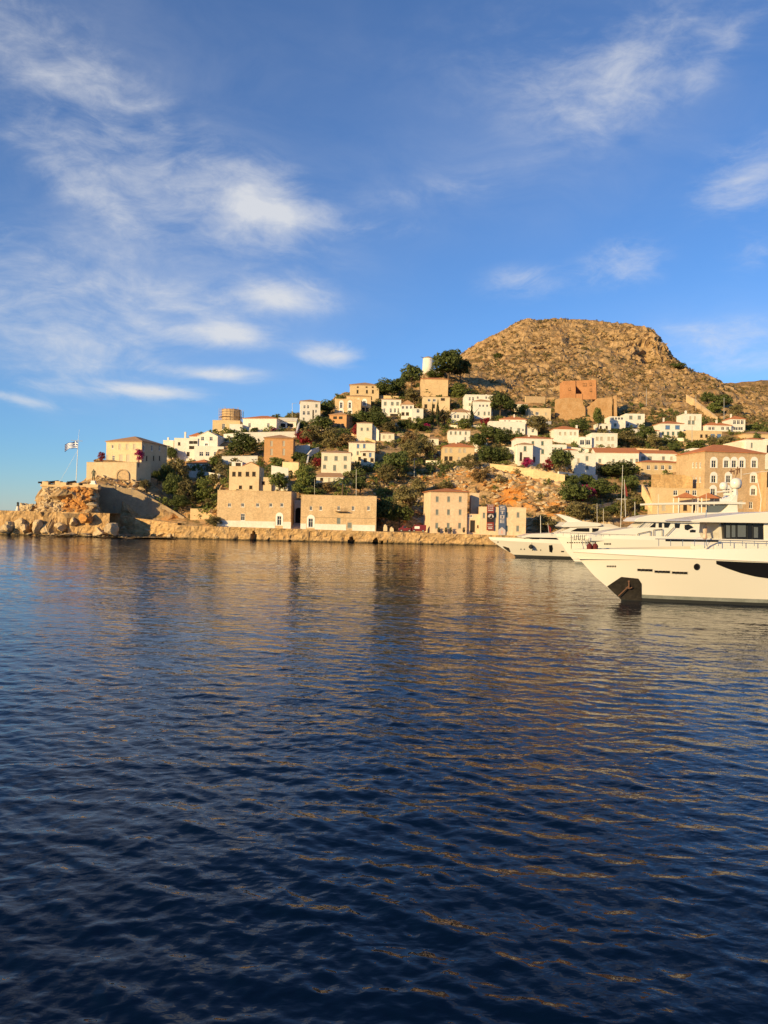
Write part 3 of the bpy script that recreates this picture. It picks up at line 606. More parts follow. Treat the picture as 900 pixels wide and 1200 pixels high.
house('house', 'white front block with one large green shutter and hip roof', 607, 624.3, 521, 545, 6, 'white', 'hip', 2.4, 'oldtile', wins=row([615.4], 525.8, 3, 5.6, 'sg')+row([610.5], 535, 2.4, 9, 'd')+row([617], 538, 6, 4.4, 'd'), fd=8, Y=ground_Y(615, 546)-2.2)
house('annex', 'low white annex with two small windows left of the green shuttered house', 594.5, 607, 524.6, 543, 6, 'white', 'flat', wins=row([604.5], 526.5, 2.4, 3)+row([601.5], 537, 3.4, 4.4, 'sk'), fd=8, parapet=.2)
house('house', 'white house with small red roof and chimney above the round arches', 649, 678, 503, 520, 8, 'white', 'hip', 3.6, 'tile', wins=row([656.5, 662.5, 669, 674], 508, 2, 3.2, 'sc'), chim=[(676, 498, 2)], fd=8)
house('arcade', 'white wall block with two dark round arches', 678.5, 693.5, 512.6, 525, 6, 'white', 'flat', wins=row([682.3, 689.5], 518.5, 4.4, 5, 'a'), fd=8, parapet=.2)
house('house', 'long flat white house with two rows of windows on the right of the round arches', 693.6, 723.5, 508.6, 526, 9, 'white', 'flat', wins=row([700, 705, 713.5, 718], 514, 2.6, 4, 'sc')+row([700, 705, 713.5, 718], 522, 2.6, 2.6, 'sc'), fd=8)
house('house', 'large white house with long red roof above the umbrella pine', 697.5, 748.5, 530.3, 549, 12, 'white', 'gableX', 5.5, 'tile', Y=ground_Y(720, 549)+2,
  wins=row([719, 731], 540, 2.4, 4, 'sk')+row([703, 740, 747], 540, 2.8, 4.6, 'sk'), fd=9, yaw=6)
house('house', 'white gable end block with two pale windows below the long red roof', 673, 698, 531.5, 558, 10, 'white', 'flat', wins=row([688], 537.2, 3, 5, 'sk')+row([688], 547.6, 3, 4.4, 'sk')+row([678], 540, 2, 5, 'sc'), fd=8, parapet=.15)
house('house', 'white house with red tiled edge and grey windows above the ochre house', 748.6, 793.5, 531, 543, 8, 'white', 'gableX', 3.4, 'tile', wins=row([754, 761.6], 537, 4.4, 4, 'sk')+row([777.6], 537, 3, 4, 'sk')+row([787], 537, 2.4, 3.6, 'sc'), fd=9, Y=ground_Y(770, 545)+1.5)
house('house', 'ochre house with four white framed windows and red tiled roof edge', 751.5, 800, 542.2, 556, 8, 'ochre', 'hip', 2.6, 'tile', wins=row([760, 769, 776.8, 785.5], 547.8, 3.6, 4.6, 'w'), fd=7, yaw=-4)
house('mansion', 'big stone mansion with white arched window surrounds and red hip roof behind the yachts', 825.5, 896, 530.5, 600, 15, 'mansion_stone', 'hip', 8.5, 'tile',
  wins=row([836.5, 851.2, 860.2, 869.4, 883.8], 543.8, 5, 7.4, 'a')+row([836.3, 853.5, 883], 561.5, 5, 7.4, 'a')+row([835.6, 853, 882.8], 576.5, 5, 6.6, 'a')+row([868], 591, 4.5, 8, 'sc')+row([880], 592, 4, 7, 'w')
  +row([812, 816, 820.5], 545, 3, 6, 'w', 'L')+row([812, 816, 820.5], 562, 3, 6, 'w', 'L'), yaw=-9, fd=6, Y=216)
house('house', 'white house with two pale shutters directly behind the red roof of the stone mansion', 874, 896.5, 515, 533, 10, 'white', 'hip', 2, 'tile', wins=row([881.6, 889.5], 521.8, 2.8, 5.6, 'sk'), fd=9)
house('annex', 'cream sloping side annex left of the white house behind the stone mansion', 859, 874, 518.5, 533, 8, 'cream', 'flat', fd=9, parapet=.1)
house('house', 'white house with row of dark upper windows below the brick ruin terrace', 714.5, 733, 488.4, 503, 8, 'white', 'flat', wins=row([718.5, 722, 725.5, 729], 490.5, 2.6, 2.6)+row([721], 498, 2.6, 3.4, 'sg'), fd=8, parapet=.15)
house('house', 'white block with grey shutters joined to the house with dark upper windows', 733.2, 755.5, 485.2, 501, 8, 'white', 'flat', wins=row([739.4, 749.3], 489.3, 3.4, 4.2, 'sk')+row([736, 747.5], 497.5, 2.6, 2.8), fd=8, parapet=.15)
house('house', 'white house with two blue arched windows and red roof on the upper right slope', 773.5, 801, 496.5, 513, 8, 'white', 'hip', 3, 'tile', wins=row([782.5, 794], 500.8, 5, 4.6, 'sb')+row([777, 783, 789, 795], 508, 2.8, 4, 'sg'), chim=[(778, 489.5, 1.6)], fd=8)
house('tall_house', 'tall white house with small balcony and chimney between two red roofed houses', 801, 822, 486, 506, 8, 'white', 'flat', wins=row([809, 814.5], 490, 2, 4, 'sc')+row([808, 812.5], 495, 3, 4.4, 'sk'), chim=[(804, 481, 2)], fd=8)
house('cottage', 'low white cottage with red roof right of the balcony house', 827.5, 857, 498.5, 506, 7, 'white', 'hip', 3.4, 'tile', wins=row([832, 836], 502, 3, 3.4)+row([847, 853], 502, 3, 3.4), chim=[(840, 492, 1.8)], fd=8)
house('house', 'white house with dark galleried porch under a red hip roof on the far right slope', 856, 873.3, 491.2, 506, 8, 'white', 'hip', 4, 'tile', wins=row([861, 865.5, 870], 494.8, 3, 4.4)+row([862, 868], 502.2, 5, 3.2), chim=[(857, 485, 1.6)], fd=8)
house('store', 'ochre retaining store with two blue windows under the upper right cottages', 805, 846, 505, 516, 6, 'ochre', 'flat', wins=row([835.3, 845], 511, 4.4, 4.6, 'sb')+row([828, 822], 511, 2.6, 3.4, 'd'), fd=8, parapet=.1)
house('store', 'low ochre store at the far right with orange tiles behind the white shuttered house', 873, 912, 508.5, 516, 8, 'ochre', 'hip', 2.4, 'oldtile', fd=9)
house('house', 'white house with dark doorway cut by the right edge of the picture', 897.5, 930, 516, 556, 9, 'white', 'flat', wins=row([901], 526, 4, 8, 'd'), fd=7)
house('boathouse', 'dark shaded open shed with orange sill right of the stone mansion', 898, 930, 553, 600, 6, 'mansion_stone', 'flat', wins=row([908], 562, 16, 16, 'o'), fd=6, Y=214)
house('low_house', 'low ochre building with two windows behind the yacht wheelhouse', 768, 832, 572.5, 602, 6, 'ochre', 'flat', wins=row([791.6, 806, 814], 577.5, 4.2, 5.4, 'w')+row([803, 815], 595, 4, 6, 'd')+row([778], 594, 4, 8, 'sc'), fd=6, Y=209, parapet=.1)

house('cottage', 'small white hut on the open slope left of the low white house with pale shutters', 501, 514, 514, 522, 5, 'cream', 'hip', 1.4, 'oldtile', wins=row([507], 517, 2, 3, 'd'), fd=6)
house('cottage', 'tan walled cottage hidden by dark trees left of the low white annex', 580, 595, 524, 536, 6, 'sand', 'flat', wins=row([588], 528, 2.4, 3, 'd'), fd=7, parapet=.2)
house('cottage', 'white cottage with red roof strip between the dark round tree and the long red roof', 660, 676, 527.5, 540, 6, 'white', 'hip', 2, 'tile', wins=row([668], 532, 2.4, 4, 'sk'), fd=8)
house('cottage', 'plain white block half hidden behind the left corner of the stone mansion', 811, 832, 526, 540, 7, 'white', 'flat', wins=row([817], 531, 2.4, 3.4, 'sk'), fd=8, parapet=.2)
house('cottage', 'small cream house under the balcony house on the upper right slope', 756, 772, 505, 515, 6, 'cream', 'hip', 2, 'tile', wins=row([761, 767], 508.5, 2.2, 3.6, 'sk'), fd=8)
house('cottage', 'white cottage with blue shutter behind the middle dark trees below the terrace block', 556, 571, 514, 525, 6, 'white', 'hip', 2, 'tile', wins=row([560, 566], 518, 2.4, 3.6, 'sb'), fd=8)
house('cottage', 'low cream cottage below the house with three windows in a row', 446, 462, 508, 518, 6, 'cream', 'hip', 1.8, 'oldtile', wins=row([450, 457], 512, 2.4, 3.4, 'sc'), fd=8)
house('cottage', 'white cottage among shrubs left of the light olive tree', 700, 716, 497, 507, 6, 'white', 'flat', wins=row([704, 711], 501, 2.2, 3.2, 'd'), fd=8, parapet=.2)
house('annex', 'white flat annex below the pale bush and the round arches', 646, 664, 521.5, 533, 6, 'white', 'flat', wins=row([651, 658], 526, 2.2, 3.2, 'sg'), fd=8, parapet=.2)
# waterfront stores
b1 = house('stone_store', 'long stone waterfront store on the left with a white plinth and four pane window', 254.5, 341, 575.5, 615, 12, 'stone', 'flat',
  wins=row([269, 284.5, 302, 317.5, 330.5], 591.8, 3, 4, 'w')+row([284.6], 606, 4.2, 7.4, 'w')+row([327.4], 612.3, 4.2, 9.6, 'aD'), fd=3, parapet=.12, Y=198.5)
b2 = house('stone_store', 'long stone waterfront store on the right with small balcony and white plinth', 352.5, 441, 581, 618.8, 12, 'stone', 'flat',
  wins=row([364.5, 376, 397, 414, 432], 595.6, 2.8, 4.6, 'w')+row([364.2], 613.2, 4.6, 9.4, 'aD')+row([397, ], 610.5, 4, 7, 'sk')+row([409.8], 617, 4.6, 6, 'sk'), fd=3, parapet=.12, Y=198.5)
for b_, spans in ((b1, ((0, 15.1), (17.1, 19.15))), (b2, ((0, 1.5), (3.7, 11.8), (13.4, 19.3)))):
    for x0, x1 in spans: q = MB(); q.box(x0, -.06, -1, x1, -.004, .95); q.build('plinth', MT['white'], b_)
q = MB(); s_ = 198.4/900
q.box(9.0, -1.0, 4.2, 12.2, -.004, 4.34)
for x in np.arange(9.0, 12.3, .45): q.tube((x, -.97, 4.34), (x, -.97, 5.1), .02, n=4)
q.tube((9, -.97, 5.1), (12.2, -.97, 5.1), .03, n=4); q.build('balcony', MT['wood'], b2)
q = MB(); q.box(.2, -.05, 2.6, 19.2, -.004, 2.72); q.build('string_course', MT['grey_stone'], b2)

# museum
mu = house('museum', 'three storey cream public building on the quay with eaves and regular grey windows', 504.5, 547.4, 576.2, 623.3, 13, 'museum', 'hip', 4, 'tile',
  wins=row([512.6, 526, 539.6], 585, 3, 6, 'sk')+row([512.4, 525.8, 539.4], 600.2, 3, 6.2, 'sk')+row([512, 525.4, 538.8], 616, 3, 6, 'sk')
  +[(x, y, 3, 6, 'sk', 'L') for x in (496, 499, 502.4) for y in (586, 601, 616)], yaw=-5, fd=3, Y=199.5, ov=.5)
house('museum_wing', 'narrow recessed stair bay with a round arched doorway between the two museum blocks', 547.5, 563, 603, 625, 8, 'museum', 'flat', wins=row([553.8], 616.6, 5, 12.4, 'dD')+row([552.5, 547.6], 600, 2, 3, 'w')+row([560], 617, 1.6, 3, 'd'), fd=3, parapet=.15, Y=200.6)
house('roof_room', 'small cream roof room on the museum behind the stair bay', 552, 561.5, 578.5, 604, 4, 'museum', 'flat', fd=1, parapet=.2, Y=207)
mw = house('museum_wing', 'two storey cream museum wing hung with a red and a blue banner', 562, 616.3, 595.3, 628, 12, 'museum', 'flat',
  wins=row([567.3], 604, 2.8, 6, 'sk')+row([580.6, 594.3, 607.2], 603.5, 3, 6, 'sk')+row([594, 606.8], 619.4, 3, 6.4, 'sk')+row([580.3], 619, 2.6, 6, 'sc')+row([565], 614, 3.4, 18, 'dD'), fd=3, parapet=.25, Y=199.2, yaw=2)
# ------------------------------------------------------------------ garden and retaining walls
def wall(name, label, pts, m, th=.5, cat='wall', Y=None, dz=.0, group=None, coping=None):
    """pts = (px, top py, foot py[, distance]) along the wall"""
    tops = []; 
    for p in pts:
        y = p[3] if len(p) > 3 else (Y or ground_Y(p[0], p[2]))
        t_ = P(p[0], p[1], y); b_ = P(p[0], p[2], y); tops.append((t_, b_.z-1.2))
    root = empty(name, (tops[0][0].x, tops[0][0].y, tops[0][1]+1.2), label, cat, group); o = root.location
    q = MB(); c = MB()
    for (t0, z0), (t1, z1) in zip(tops[:-1], tops[1:]):
        d = Vector((t1.x-t0.x, t1.y-t0.y, 0)).normalized(); n = Vector((-d.y, d.x, 0))
        if n.y < 0: n = -n
        f = [Vector((t0.x,t0.y,z0))-o, Vector((t1.x,t1.y,z1))-o, t1-o, t0-o]
        q.prism(f, [v+n*th for v in f])
        e = Vector((0,0,.004)); g = [t0-o+e-n*.06, t1-o+e-n*.06, t1-o+e-n*.06+Vector((0,0,.14)), t0-o+e-n*.06+Vector((0,0,.14))]
        c.prism(g, [v+n*(th+.12) for v in g])
    q.build('wall_face', MT[m], root); c.build('coping', MT[coping or m], root)
    return root
wall('terrace_wall', 'tan terrace wall with an arch under the captain\'s mansion', [(101.5,542,566,221),(160,542,566,221),(177,543,560,227)], 'sand', 1.2)
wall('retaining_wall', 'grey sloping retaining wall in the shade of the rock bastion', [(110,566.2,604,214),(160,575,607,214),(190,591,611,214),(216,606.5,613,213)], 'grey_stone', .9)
wall('garden_wall', 'low tan wall with slanting shadow left of the waterfront store', [(223,596.5,607),(249,597,607)], 'ochre_stone', .5, Y=212)
wall('terrace_wall', 'long white terrace wall between scaffolded tower and orange house', [(262,509,518),(290,507,520),(346,506,516)], 'white', .5)
wall('terrace_wall', 'white terrace wall under the round pine and beside the gabled house', [(260,535,544),(302,534.5,544)], 'white', .5)
wall('terrace_wall', 'pale wall with high left corner between the annex and the orange house', [(318,546,572,219),(338,549,575,219)], 'white', .5)
wall('garden_wall', 'tan stone wall stepping down below the orange house', [(331,541.5,556),(350,542.5,558)], 'sand', .6)
wall('stair_wall', 'white curved stair wall beside the orange house', [(359,543,548),(361,533,540),(366,527,536),(374,524.5,531)], 'white', .4)
wall('stair_wall', 'white slanted stair wall right of the dark red bougainvillea', [(346,508,516),(349,497,508),(352,493,500)], 'white', .5)
wall('garden_wall', 'white garden wall below the three joined white houses', [(450,495.5,500),(470,496,500)], 'white', .4)
wall('garden_wall', 'short cream wall beside the ochre square house', [(499,540,546),(516,540.5,546)], 'cream', .4)
wall('retaining_wall', 'broad orange tan retaining wall under the green shuttered houses', [(563,542.5,547),(590,545.5,552),(625,550.5,561),(662,557,570)], 'ochre_stone', .9)
wall('garden_wall', 'white wall between the green shuttered house and the round arches', [(647,522,530),(690,526.5,533)], 'white', .4)
wall('garden_wall', 'white stepped wall at the foot of the gable end block', [(655,553,560),(676,556,564),(700,557,566)], 'white', .5)
wall('hillside_wall', 'tan wall on the bare slope left of the brick ruin', [(616,464.5,475),(639,465,475)], 'ochre_stone', .8)
wall('hillside_wall', 'straight tan path wall on the mountain above the balcony house', [(776,471.5,474.5),(804,471.5,474.5)], 'ochre_stone', .8)
wall('hillside_wall', 'diagonal tan wall descending the mountain slope on the right', [(804,463,472),(815,469,478),(841,489,494)], 'ochre_stone', .8)
wall('hillside_wall', 'thin tan track wall crossing the slope behind the brick ruin', [(628,455.2,456.6),(662,454,456)], 'ochre_stone', .6)
wall('retaining_wall', 'high tan stone retaining wall below the ochre house with four windows', [(764,556.5,580,219),(800,557,580,218),(812,560,580,217)], 'quay_stone', .8)
wall('stair_wall', 'pale diagonal stair wall climbing left of the low stone building', [(752,568,576,215),(758,578,586,213),(766,592,600,211)], 'ochre_stone', .5)
wall('retaining_wall', 'short stone retaining wall beside the pale diagonal stair wall', [(757,571,592,216),(772,572,594,216)], 'stone', .6)
wall('path_wall', 'low tan wall climbing beside the path under the umbrella pine', [(690,596,600),(706,591,596),(745,584,588)], 'sand', .4)
wall('garden_wall', 'white wall beside the windmill', [(508,434.5,439),(516,436,440)], 'white', .5)
wall('garden_wall', 'tan ridge wall right of the large ochre mansion', [(444,463.5,470),(467,464.5,470)], 'ochre_stone', .6)
wall('pergola_wall', 'white open pergola terrace right of the orange house', [(344,523,533),(363,521.5,533)], 'white', .3)
wall('stair_wall', 'white stair wall sloping down right of the dark red roofed loggia house', [(435,497,515),(444,505,517)], 'white', .5)
house('house', 'cream house with chimney half hidden by red bougainvillea below the brown loggia house', 418, 436, 496, 517, 7, 'cream', 'hip', 1.6, 'oldtile', wins=row([424, 431], 503, 2.4, 3.4, 'sk'), fd=8)
wall('terrace_wall', 'curved white terrace wall under the low red hip roof house', [(207,552.6,560),(225,552.2,560),(243,553.6,562),(256,556,564)], 'white', .5)
wall('garden_wall', 'tan wall at the foot of the cream two storey house', [(440,543.5,548),(455,545,550)], 'white', .4)

for lb, pts, m_ in (('long dry stone terrace wall across the slope below the pink bougainvillea', [(466,508,512),(485,508.5,512.5),(504,508,512)], 'stone'),
  ('dry stone terrace wall left of the square ochre house', [(484,530,534),(500,529,533),(516,530,534)], 'stone'), ('pale terrace wall below the low white cottage and cypress', [(527,498.5,502),(548,499,502.5),(574,498,502)], 'cream'),
  ('tan terrace wall under the bright orange roofed cottage', [(598,486.5,490.5),(620,488,492)], 'stone'), ('white terrace wall under the flat sandy cottage', [(619,493.5,498),(646,494,498)], 'white'),
  ('tan terrace wall under the light olive tree', [(716,525,530),(745,525.5,530),(772,527,532)], 'stone'), ('tan terrace wall in the open slope beneath the ochre store', [(797,519,524),(830,520.5,526)], 'stone'),
  ('white terrace wall under the houses with dark upper windows', [(712,504.5,509),(735,503,508),(757,503,508)], 'white'), ('white terrace wall below the two blue arched windows', [(770,514,518),(803,513.5,518)], 'cream'),
  ('low stone terrace wall right of the cream two storey house', [(444,527,531),(470,528,532)], 'stone'), ('low stone terrace wall among shrubs behind the balcony house', [(412,508,512),(440,517,521)], 'stone'),
  ('white terrace wall left of the brown loggia house', [(356,497,501),(386,500,505)], 'cream'), ('white terrace wall across the dark trees below the terrace block', [(556,526,530),(600,525,529)], 'white')):
    wall('terrace_wall', lb, pts, m_, .4)
# gate between the stores
g = empty('gateway', P(341.2, 617, 200), 'whitewashed gateway with dark arch between the two waterfront stores', 'gate'); o = g.location
q = MB(); x1 = 2.4; n = 8
ol = [(0,0),(0,7.0),(x1,7.0),(x1,0),(x1-.3,0),(x1-.3,4.2)]+[(x1/2+(x1/2-.3)*math.cos(math.pi*i/n), 4.2+.8*math.sin(math.pi*i/n)) for i in range(1,n)]+[(.3,4.2),(.3,0)]
q.prism([(x,6,z) for x,z in ol],[(x,6.5,z) for x,z in ol]); q.build('arch', MT['white'], g)
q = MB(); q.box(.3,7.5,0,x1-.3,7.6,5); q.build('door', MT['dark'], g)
q = MB(); q.prism([(0,-.8,-.9),(x1,-.8,-.9),(x1,5.9,.9),(0,5.9,.9)],[(0,-.8,-1.2),(x1,-.8,-1.2),(x1,5.9,-1.2),(0,5.9,-1.2)]); q.build('ramp', MT['white'], g)

# ------------------------------------------------------------------ rocks, breakwater and quay
def rock_mesh(seed, sub=2, rough=.28, flat=.8):
    bm = bmesh.new(); bmesh.ops.create_icosphere(bm, subdivisions=sub, radius=1.12); r = random.Random(seed)
    cuts = [(Vector((r.gauss(0,1), r.gauss(0,1), r.gauss(0,1))).normalized(), r.uniform(.42,.85)) for _ in range(15)]
    for v in bm.verts:
        for c, d in cuts:
            k = v.co.dot(c)
            if k > d: v.co -= c*(k-d)
        a_ = v.co*1.7; v.co *= 1+.42*float(fbm(np.array([a_.x+seed*3.1+a_.z*.6]), np.array([a_.y-a_.z*.8+seed]), 4)[0])+r.uniform(-rough,rough)*.12; v.co.z *= flat
    me = bpy.data.meshes.new('boulder'); bm.to_mesh(me); bm.free(); return me
ROCKS = [rock_mesh(i, 3) for i in range(6)]
for m_ in ROCKS: m_.materials.append(MT['rock'])
ORock = rock_mesh(44, 3); ORock.materials.append(MT['orange_rock'])
def boulder(px, py, Y, sx, sy, sz, label, i, me=None):
    o = link('boulder', me or ROCKS[i % 6]); o.location = P(px, py, Y); o.scale = (sx, sy, sz); o.rotation_euler = (0, 0, i*1.3)
    return tag(o, label, 'rock', 'boulders along the waterline')
BLD = [(4,618,196,2.2,2,2,'brown boulder at the left end of the breakwater foot'),(13,615,196.5,2.3,2,2.4,'tall pale boulder leaning on the breakwater, second from the left end'),
 (22,613,196.5,2.6,2,2.8,'broad pale boulder under the small beacon'),(29,617,196,1.5,1.5,2.4,'narrow upright boulder left of the first dark cave'),(34,624,195,1.4,1.2,1.2,'low brown boulder at the water below the first dark cave'),
 (45,613,195.5,2.2,2,4.2,'tall column shaped boulder left of the second dark cave'),(53,620,195.5,1.8,1.6,2.4,'pale boulder leaning into the second dark cave'),(61,625,195,1.2,1.2,.9,'small boulder at the waterline below the second dark cave'),
 (72,617,195.5,2.2,1.8,2.2,'flat topped boulder under the cliff middle'),(86,609,196,2.3,1.8,2.0,'grey boulder jammed in the wall left of the round orange boulder'),(80,624,195,2.6,1.5,1.3,'long low boulder at the waterline below the grey boulder'),
 (100,624,195,2.4,1.5,1.2,'low cracked boulder at the waterline below the round orange boulder'),(116,622,195,2.2,1.8,1.9,'mottled boulder left of the breakwater corner'),(130,618,195,2.6,2.2,2.8,'large pale boulder at the breakwater corner'),
 (146,618,208,1.8,1.5,1.3,'dark boulder in the shade just right of the breakwater corner'),(162,621,207,1.7,1.5,1.1,'low boulder in the shaded cove'),(176,619,205,2.2,1.8,1.6,'pale boulder in the middle of the shaded cove'),(190,624,203,1.9,1.5,1.2,'dark wet boulder at the right side of the shaded cove'),(199,626,199,1.3,1.2,1.2,'wet boulder where sunlight reaches the cove'),
 (210,624,198,1.8,1.5,1.3,'pinkish boulder at the left end of the quay wall'),(220,621,197,1.8,1.6,1.8,'cream boulder beside the round dark boulder'),(227,624,196.4,1.5,1.3,1.6,'round dark boulder under the quay wall'),
 (239,628,196,1.2,1,.9,'small boulder left of the wind bent quay tree'),(253,626,196,1.9,1.4,1.3,'dark boulder below the wind bent quay tree'),(264,628,195.6,1.1,1,.9,'small dark boulder right of the wind bent quay tree')]
for i, b_ in enumerate(BLD): boulder(b_[0], b_[1]+2.5, b_[2]+.9, b_[3]*.9, b_[4]*.9, b_[5]*.78, b_[6], i)
boulder(102, 607, 195.8, 2.2, 1.9, 2.2, 'round orange boulder set in the breakwater under the cliff', 3, ORock)
def rough_wall(name, label, x0, z0, x1, z1, y0, y1, thick, m, amp=.35, step=.55, cat='wall', holes=()):
    nx_ = int((x1-x0)/step)+1; nz_ = 12; q = MB(); vs = []
    X = np.linspace(x0, x1, nx_); 
    for j in range(nz_+1):
        f = j/nz_
        for i, x in enumerate(X):
            g_ = (x-x0)/(x1-x0); zt = z0+(z1-z0)*g_; yy = y0+(y1-y0)*g_
            z = -1.5+(zt+1.5)*f
            k = float(fbm(np.array([x*.7]), np.array([z*.9+5]), 3)[0])*amp*2*(1-.5*f)
            for hx, hz, hw, hh_, hd in holes:
                if abs(x-hx) < hw and z < hz+hh_*(1-((x-hx)/hw)**2): k += hd
            vs.append((x, yy+k-(1-f)*.5, z))
    fs = [(j*nx_+i, j*nx_+i+1, (j+1)*nx_+i+1, (j+1)*nx_+i) for j in range(nz_) for i in range(nx_-1)]
    b0 = len(vs); vs += [(x, y0+(y1-y0)*(x-x0)/(x1-x0)+thick, z0+(z1-z0)*(x-x0)/(x1-x0)) for x in X]
    fs += [(nz_*nx_+i, nz_*nx_+i+1, b0+i+1, b0+i) for i in range(nx_-1)]
    b1_ = len(vs); vs += [(x, y0+(y1-y0)*(x-x0)/(x1-x0)+thick, -1.5) for x in X]
    fs += [(b0+i, b0+i+1, b1_+i+1, b1_+i) for i in range(nx_-1)]
    q.add(vs, fs); return tag(q.build(name, MT[m]), label, cat)
a, b_ = P(-60, 596.5, 197), P(128, 601.5, 197)
rough_wall('breakwater', 'rough tan breakwater wall on the left above big boulders', a.x, a.z, b_.x, b_.z, 197.4, 197.4, 8, 'quay_stone', .45, .4, cat='breakwater',
   holes=[(P(38,610,197).x,-.2,1.3,3.6,3),(P(57,610,197).x,-.5,1.0,4.2,3),(P(76,612,197).x,.2,.8,2.4,2)])
a, b_ = P(122, 602.5, 211.5), P(214, 613, 207)
rough_wall('cove_wall', 'rough shaded wall at the back of the small cove', a.x, a.z, b_.x, b_.z, 211.5, 202, 4, 'quay_stone', .6)
a, b_ = P(204, 612.5, 196.5), P(650, 628, 196.5)
qh = [(P(297,628,196).x,.6,.7,1.5,2.2),(P(412,636,196).x,-.6,.9,2.2,2),(P(440,634,196).x,-.6,1.0,1.8,2),(P(340,631,196).x,-.8,.5,1.4,1.0),(P(318,628,196).x,.2,.8,.7,.6),(P(448,636,196).x,-.8,.5,1.2,2),(P(386,633,196).x,-.8,.4,.8,.7)]
rough_wall('quay_wall', 'long rough tan quay wall along the water below the stone stores', a.x, 3.45, b_.x, 2.6, 196.6, 196.2, 3.5, 'quay_stone', .55, .4, holes=qh)
q = MB(); ax, bx = P(204,612,197).x, P(900,640,197).x
q.add([(ax,196.9,3.3),(P(650,628,196).x,196.6,2.62),(P(650,628,196).x,214,2.75),(ax,214,3.4)], [(0,1,2,3)]); tag(q.build('quay', MT['sand']), kind='structure')
q = MB(); q.box(P(648,620,196).x, 188, -2, P(1100,620,196).x, 208, 2.2); tag(q.build('harbour_pavement', MT['sand']), kind='structure')
# loose stones and scrub too many to count
def scatter(name, n, base, mat_, xr, yr, cond, sc, sub=0, seed=1, zoff=0):
    r = np.random.default_rng(seed); bm0 = [(v.co.copy()) for v in base.vertices]; fc = [tuple(p.vertices) for p in base.polygons]
    B = np.array([tuple(v) for v in bm0]); V = []; Fc = []; k = 0; tries = 0; off = 0
    while k < n and tries < 60:
        tries += 1
        x = r.uniform(*xr, 4000); y = r.uniform(*yr, 4000); z = zsmooth(x, y); ok = cond(x, y, z, r)
        for xi, yi, zi in zip(x[ok], y[ok], z[ok]):
            if k >= n: break
            s_ = sc[0]+(sc[1]-sc[0])*r.random()**2.2; a_ = r.uniform(0, 6.28); c_, q_ = math.cos(a_), math.sin(a_)
            b3 = B*s_*np.array([r.uniform(.7,1.4), r.uniform(.7,1.3), r.uniform(.6,1.1)])
            V.append(np.stack([b3[:,0]*c_-b3[:,1]*q_+xi, b3[:,0]*q_+b3[:,1]*c_+yi, b3[:,2]+zi+zoff*s_], -1)); Fc += [tuple(i+off for i in f) for f in fc]; off += len(B); k += 1
    me_ = bpy.data.meshes.new(name); me_.from_pydata(np.concatenate(V).tolist(), [], Fc); me_.materials.append(mat_); me_.update()
    return tag(link(name, me_), kind='stuff')
MT['mountain_rock'] = mat('mountain_rock', (.45, .31, .16), .95, (.33, .215, .11), .5, .25, 1.6, spec=.1, extra=rock_extra)
SR_ = rock_mesh(5, 1, .5)
vis = lambda x, y, z: (450+900*x/y > -20) & (450+900*x/y < 950)
scatter('rocks', 6500, SR_, MT['mountain_rock'], (-20, 330), (330, 600), lambda x,y,z,r: vis(x,y,z)&(z>50)&(fbm(x/18,y/18,3)+.12 > r.uniform(-.3,.4,len(x))), (.35, 1.9), seed=2, zoff=.15)
scatter('slope_rocks', 1500, SR_, MT['rock'], (-40, 110), (206, 300), lambda x,y,z,r: vis(x,y,z)&(z>4), (.2, .8), seed=4, zoff=.1)
scatter('cliff_rocks', 420, rock_mesh(9, 2, .6), MT['rock'], (-93, -74), (198.5, 204.5), lambda x,y,z,r: (z>6)&(z<12.6)&(450+900*x/y>42)&(450+900*x/y<118)&((450+900*x/y<80)|(450+900*x/y>106)), (.35, 1.4), seed=8, zoff=.0)
scatter('cliff_rocks', 460, rock_mesh(10, 2, .6), MT['orange_rock'], (-87, -77), (198.5, 204), lambda x,y,z,r: (z>6)&(z<12.4)&(450+900*x/y>74)&(450+900*x/y<112), (.35, 1.2), seed=9, zoff=.0)
scatter('slope_rocks', 1100, rock_mesh(17, 1, .6), MT['rock'], (-5, 62), (204, 250), lambda x,y,z,r: (450+900*x/y>445)&(450+900*x/y<745)&(z>4)&(fbm(x/7,y/7,3)>r.uniform(-.3,.25,len(x))), (.3, 1.7), seed=18, zoff=.0)
scatter('slope_rocks', 420, rock_mesh(19, 1, .6), MT['orange_rock'], (-5, 52), (204, 246), lambda x,y,z,r: (450+900*x/y>430)&(450+900*x/y<700)&(z>4)&(fbm(x/9+3,y/9,3)>r.uniform(-.1,.25,len(x))), (.3, 1.4), seed=28, zoff=.0)
scatter('slope_rocks', 160, SR_, MT['rock'], (-85, -60), (215, 226), lambda x,y,z,r: (450+900*x/y>98)&(450+900*x/y<185)&(z>9), (.3, 1.3), seed=14, zoff=.2)
scatter('shore_stones', 1500, SR_, MT['rock'], (-95, 20), (193.8, 204), lambda x,y,z,r: vis(x,y,z)&((y<196.2)|((450+900*x/y>130)&(450+900*x/y<215)))&(z<2.5)&(z>-6), (.25, .95), seed=6, zoff=0)
scatter('shore_stones', 330, SR_, MT['rock'], (-46, 26), (195.4, 197.0), lambda x,y,z,r: fbm(x/6,y/6,3) > r.uniform(-.2,.25,len(x)), (.2, .75), seed=16, zoff=0)

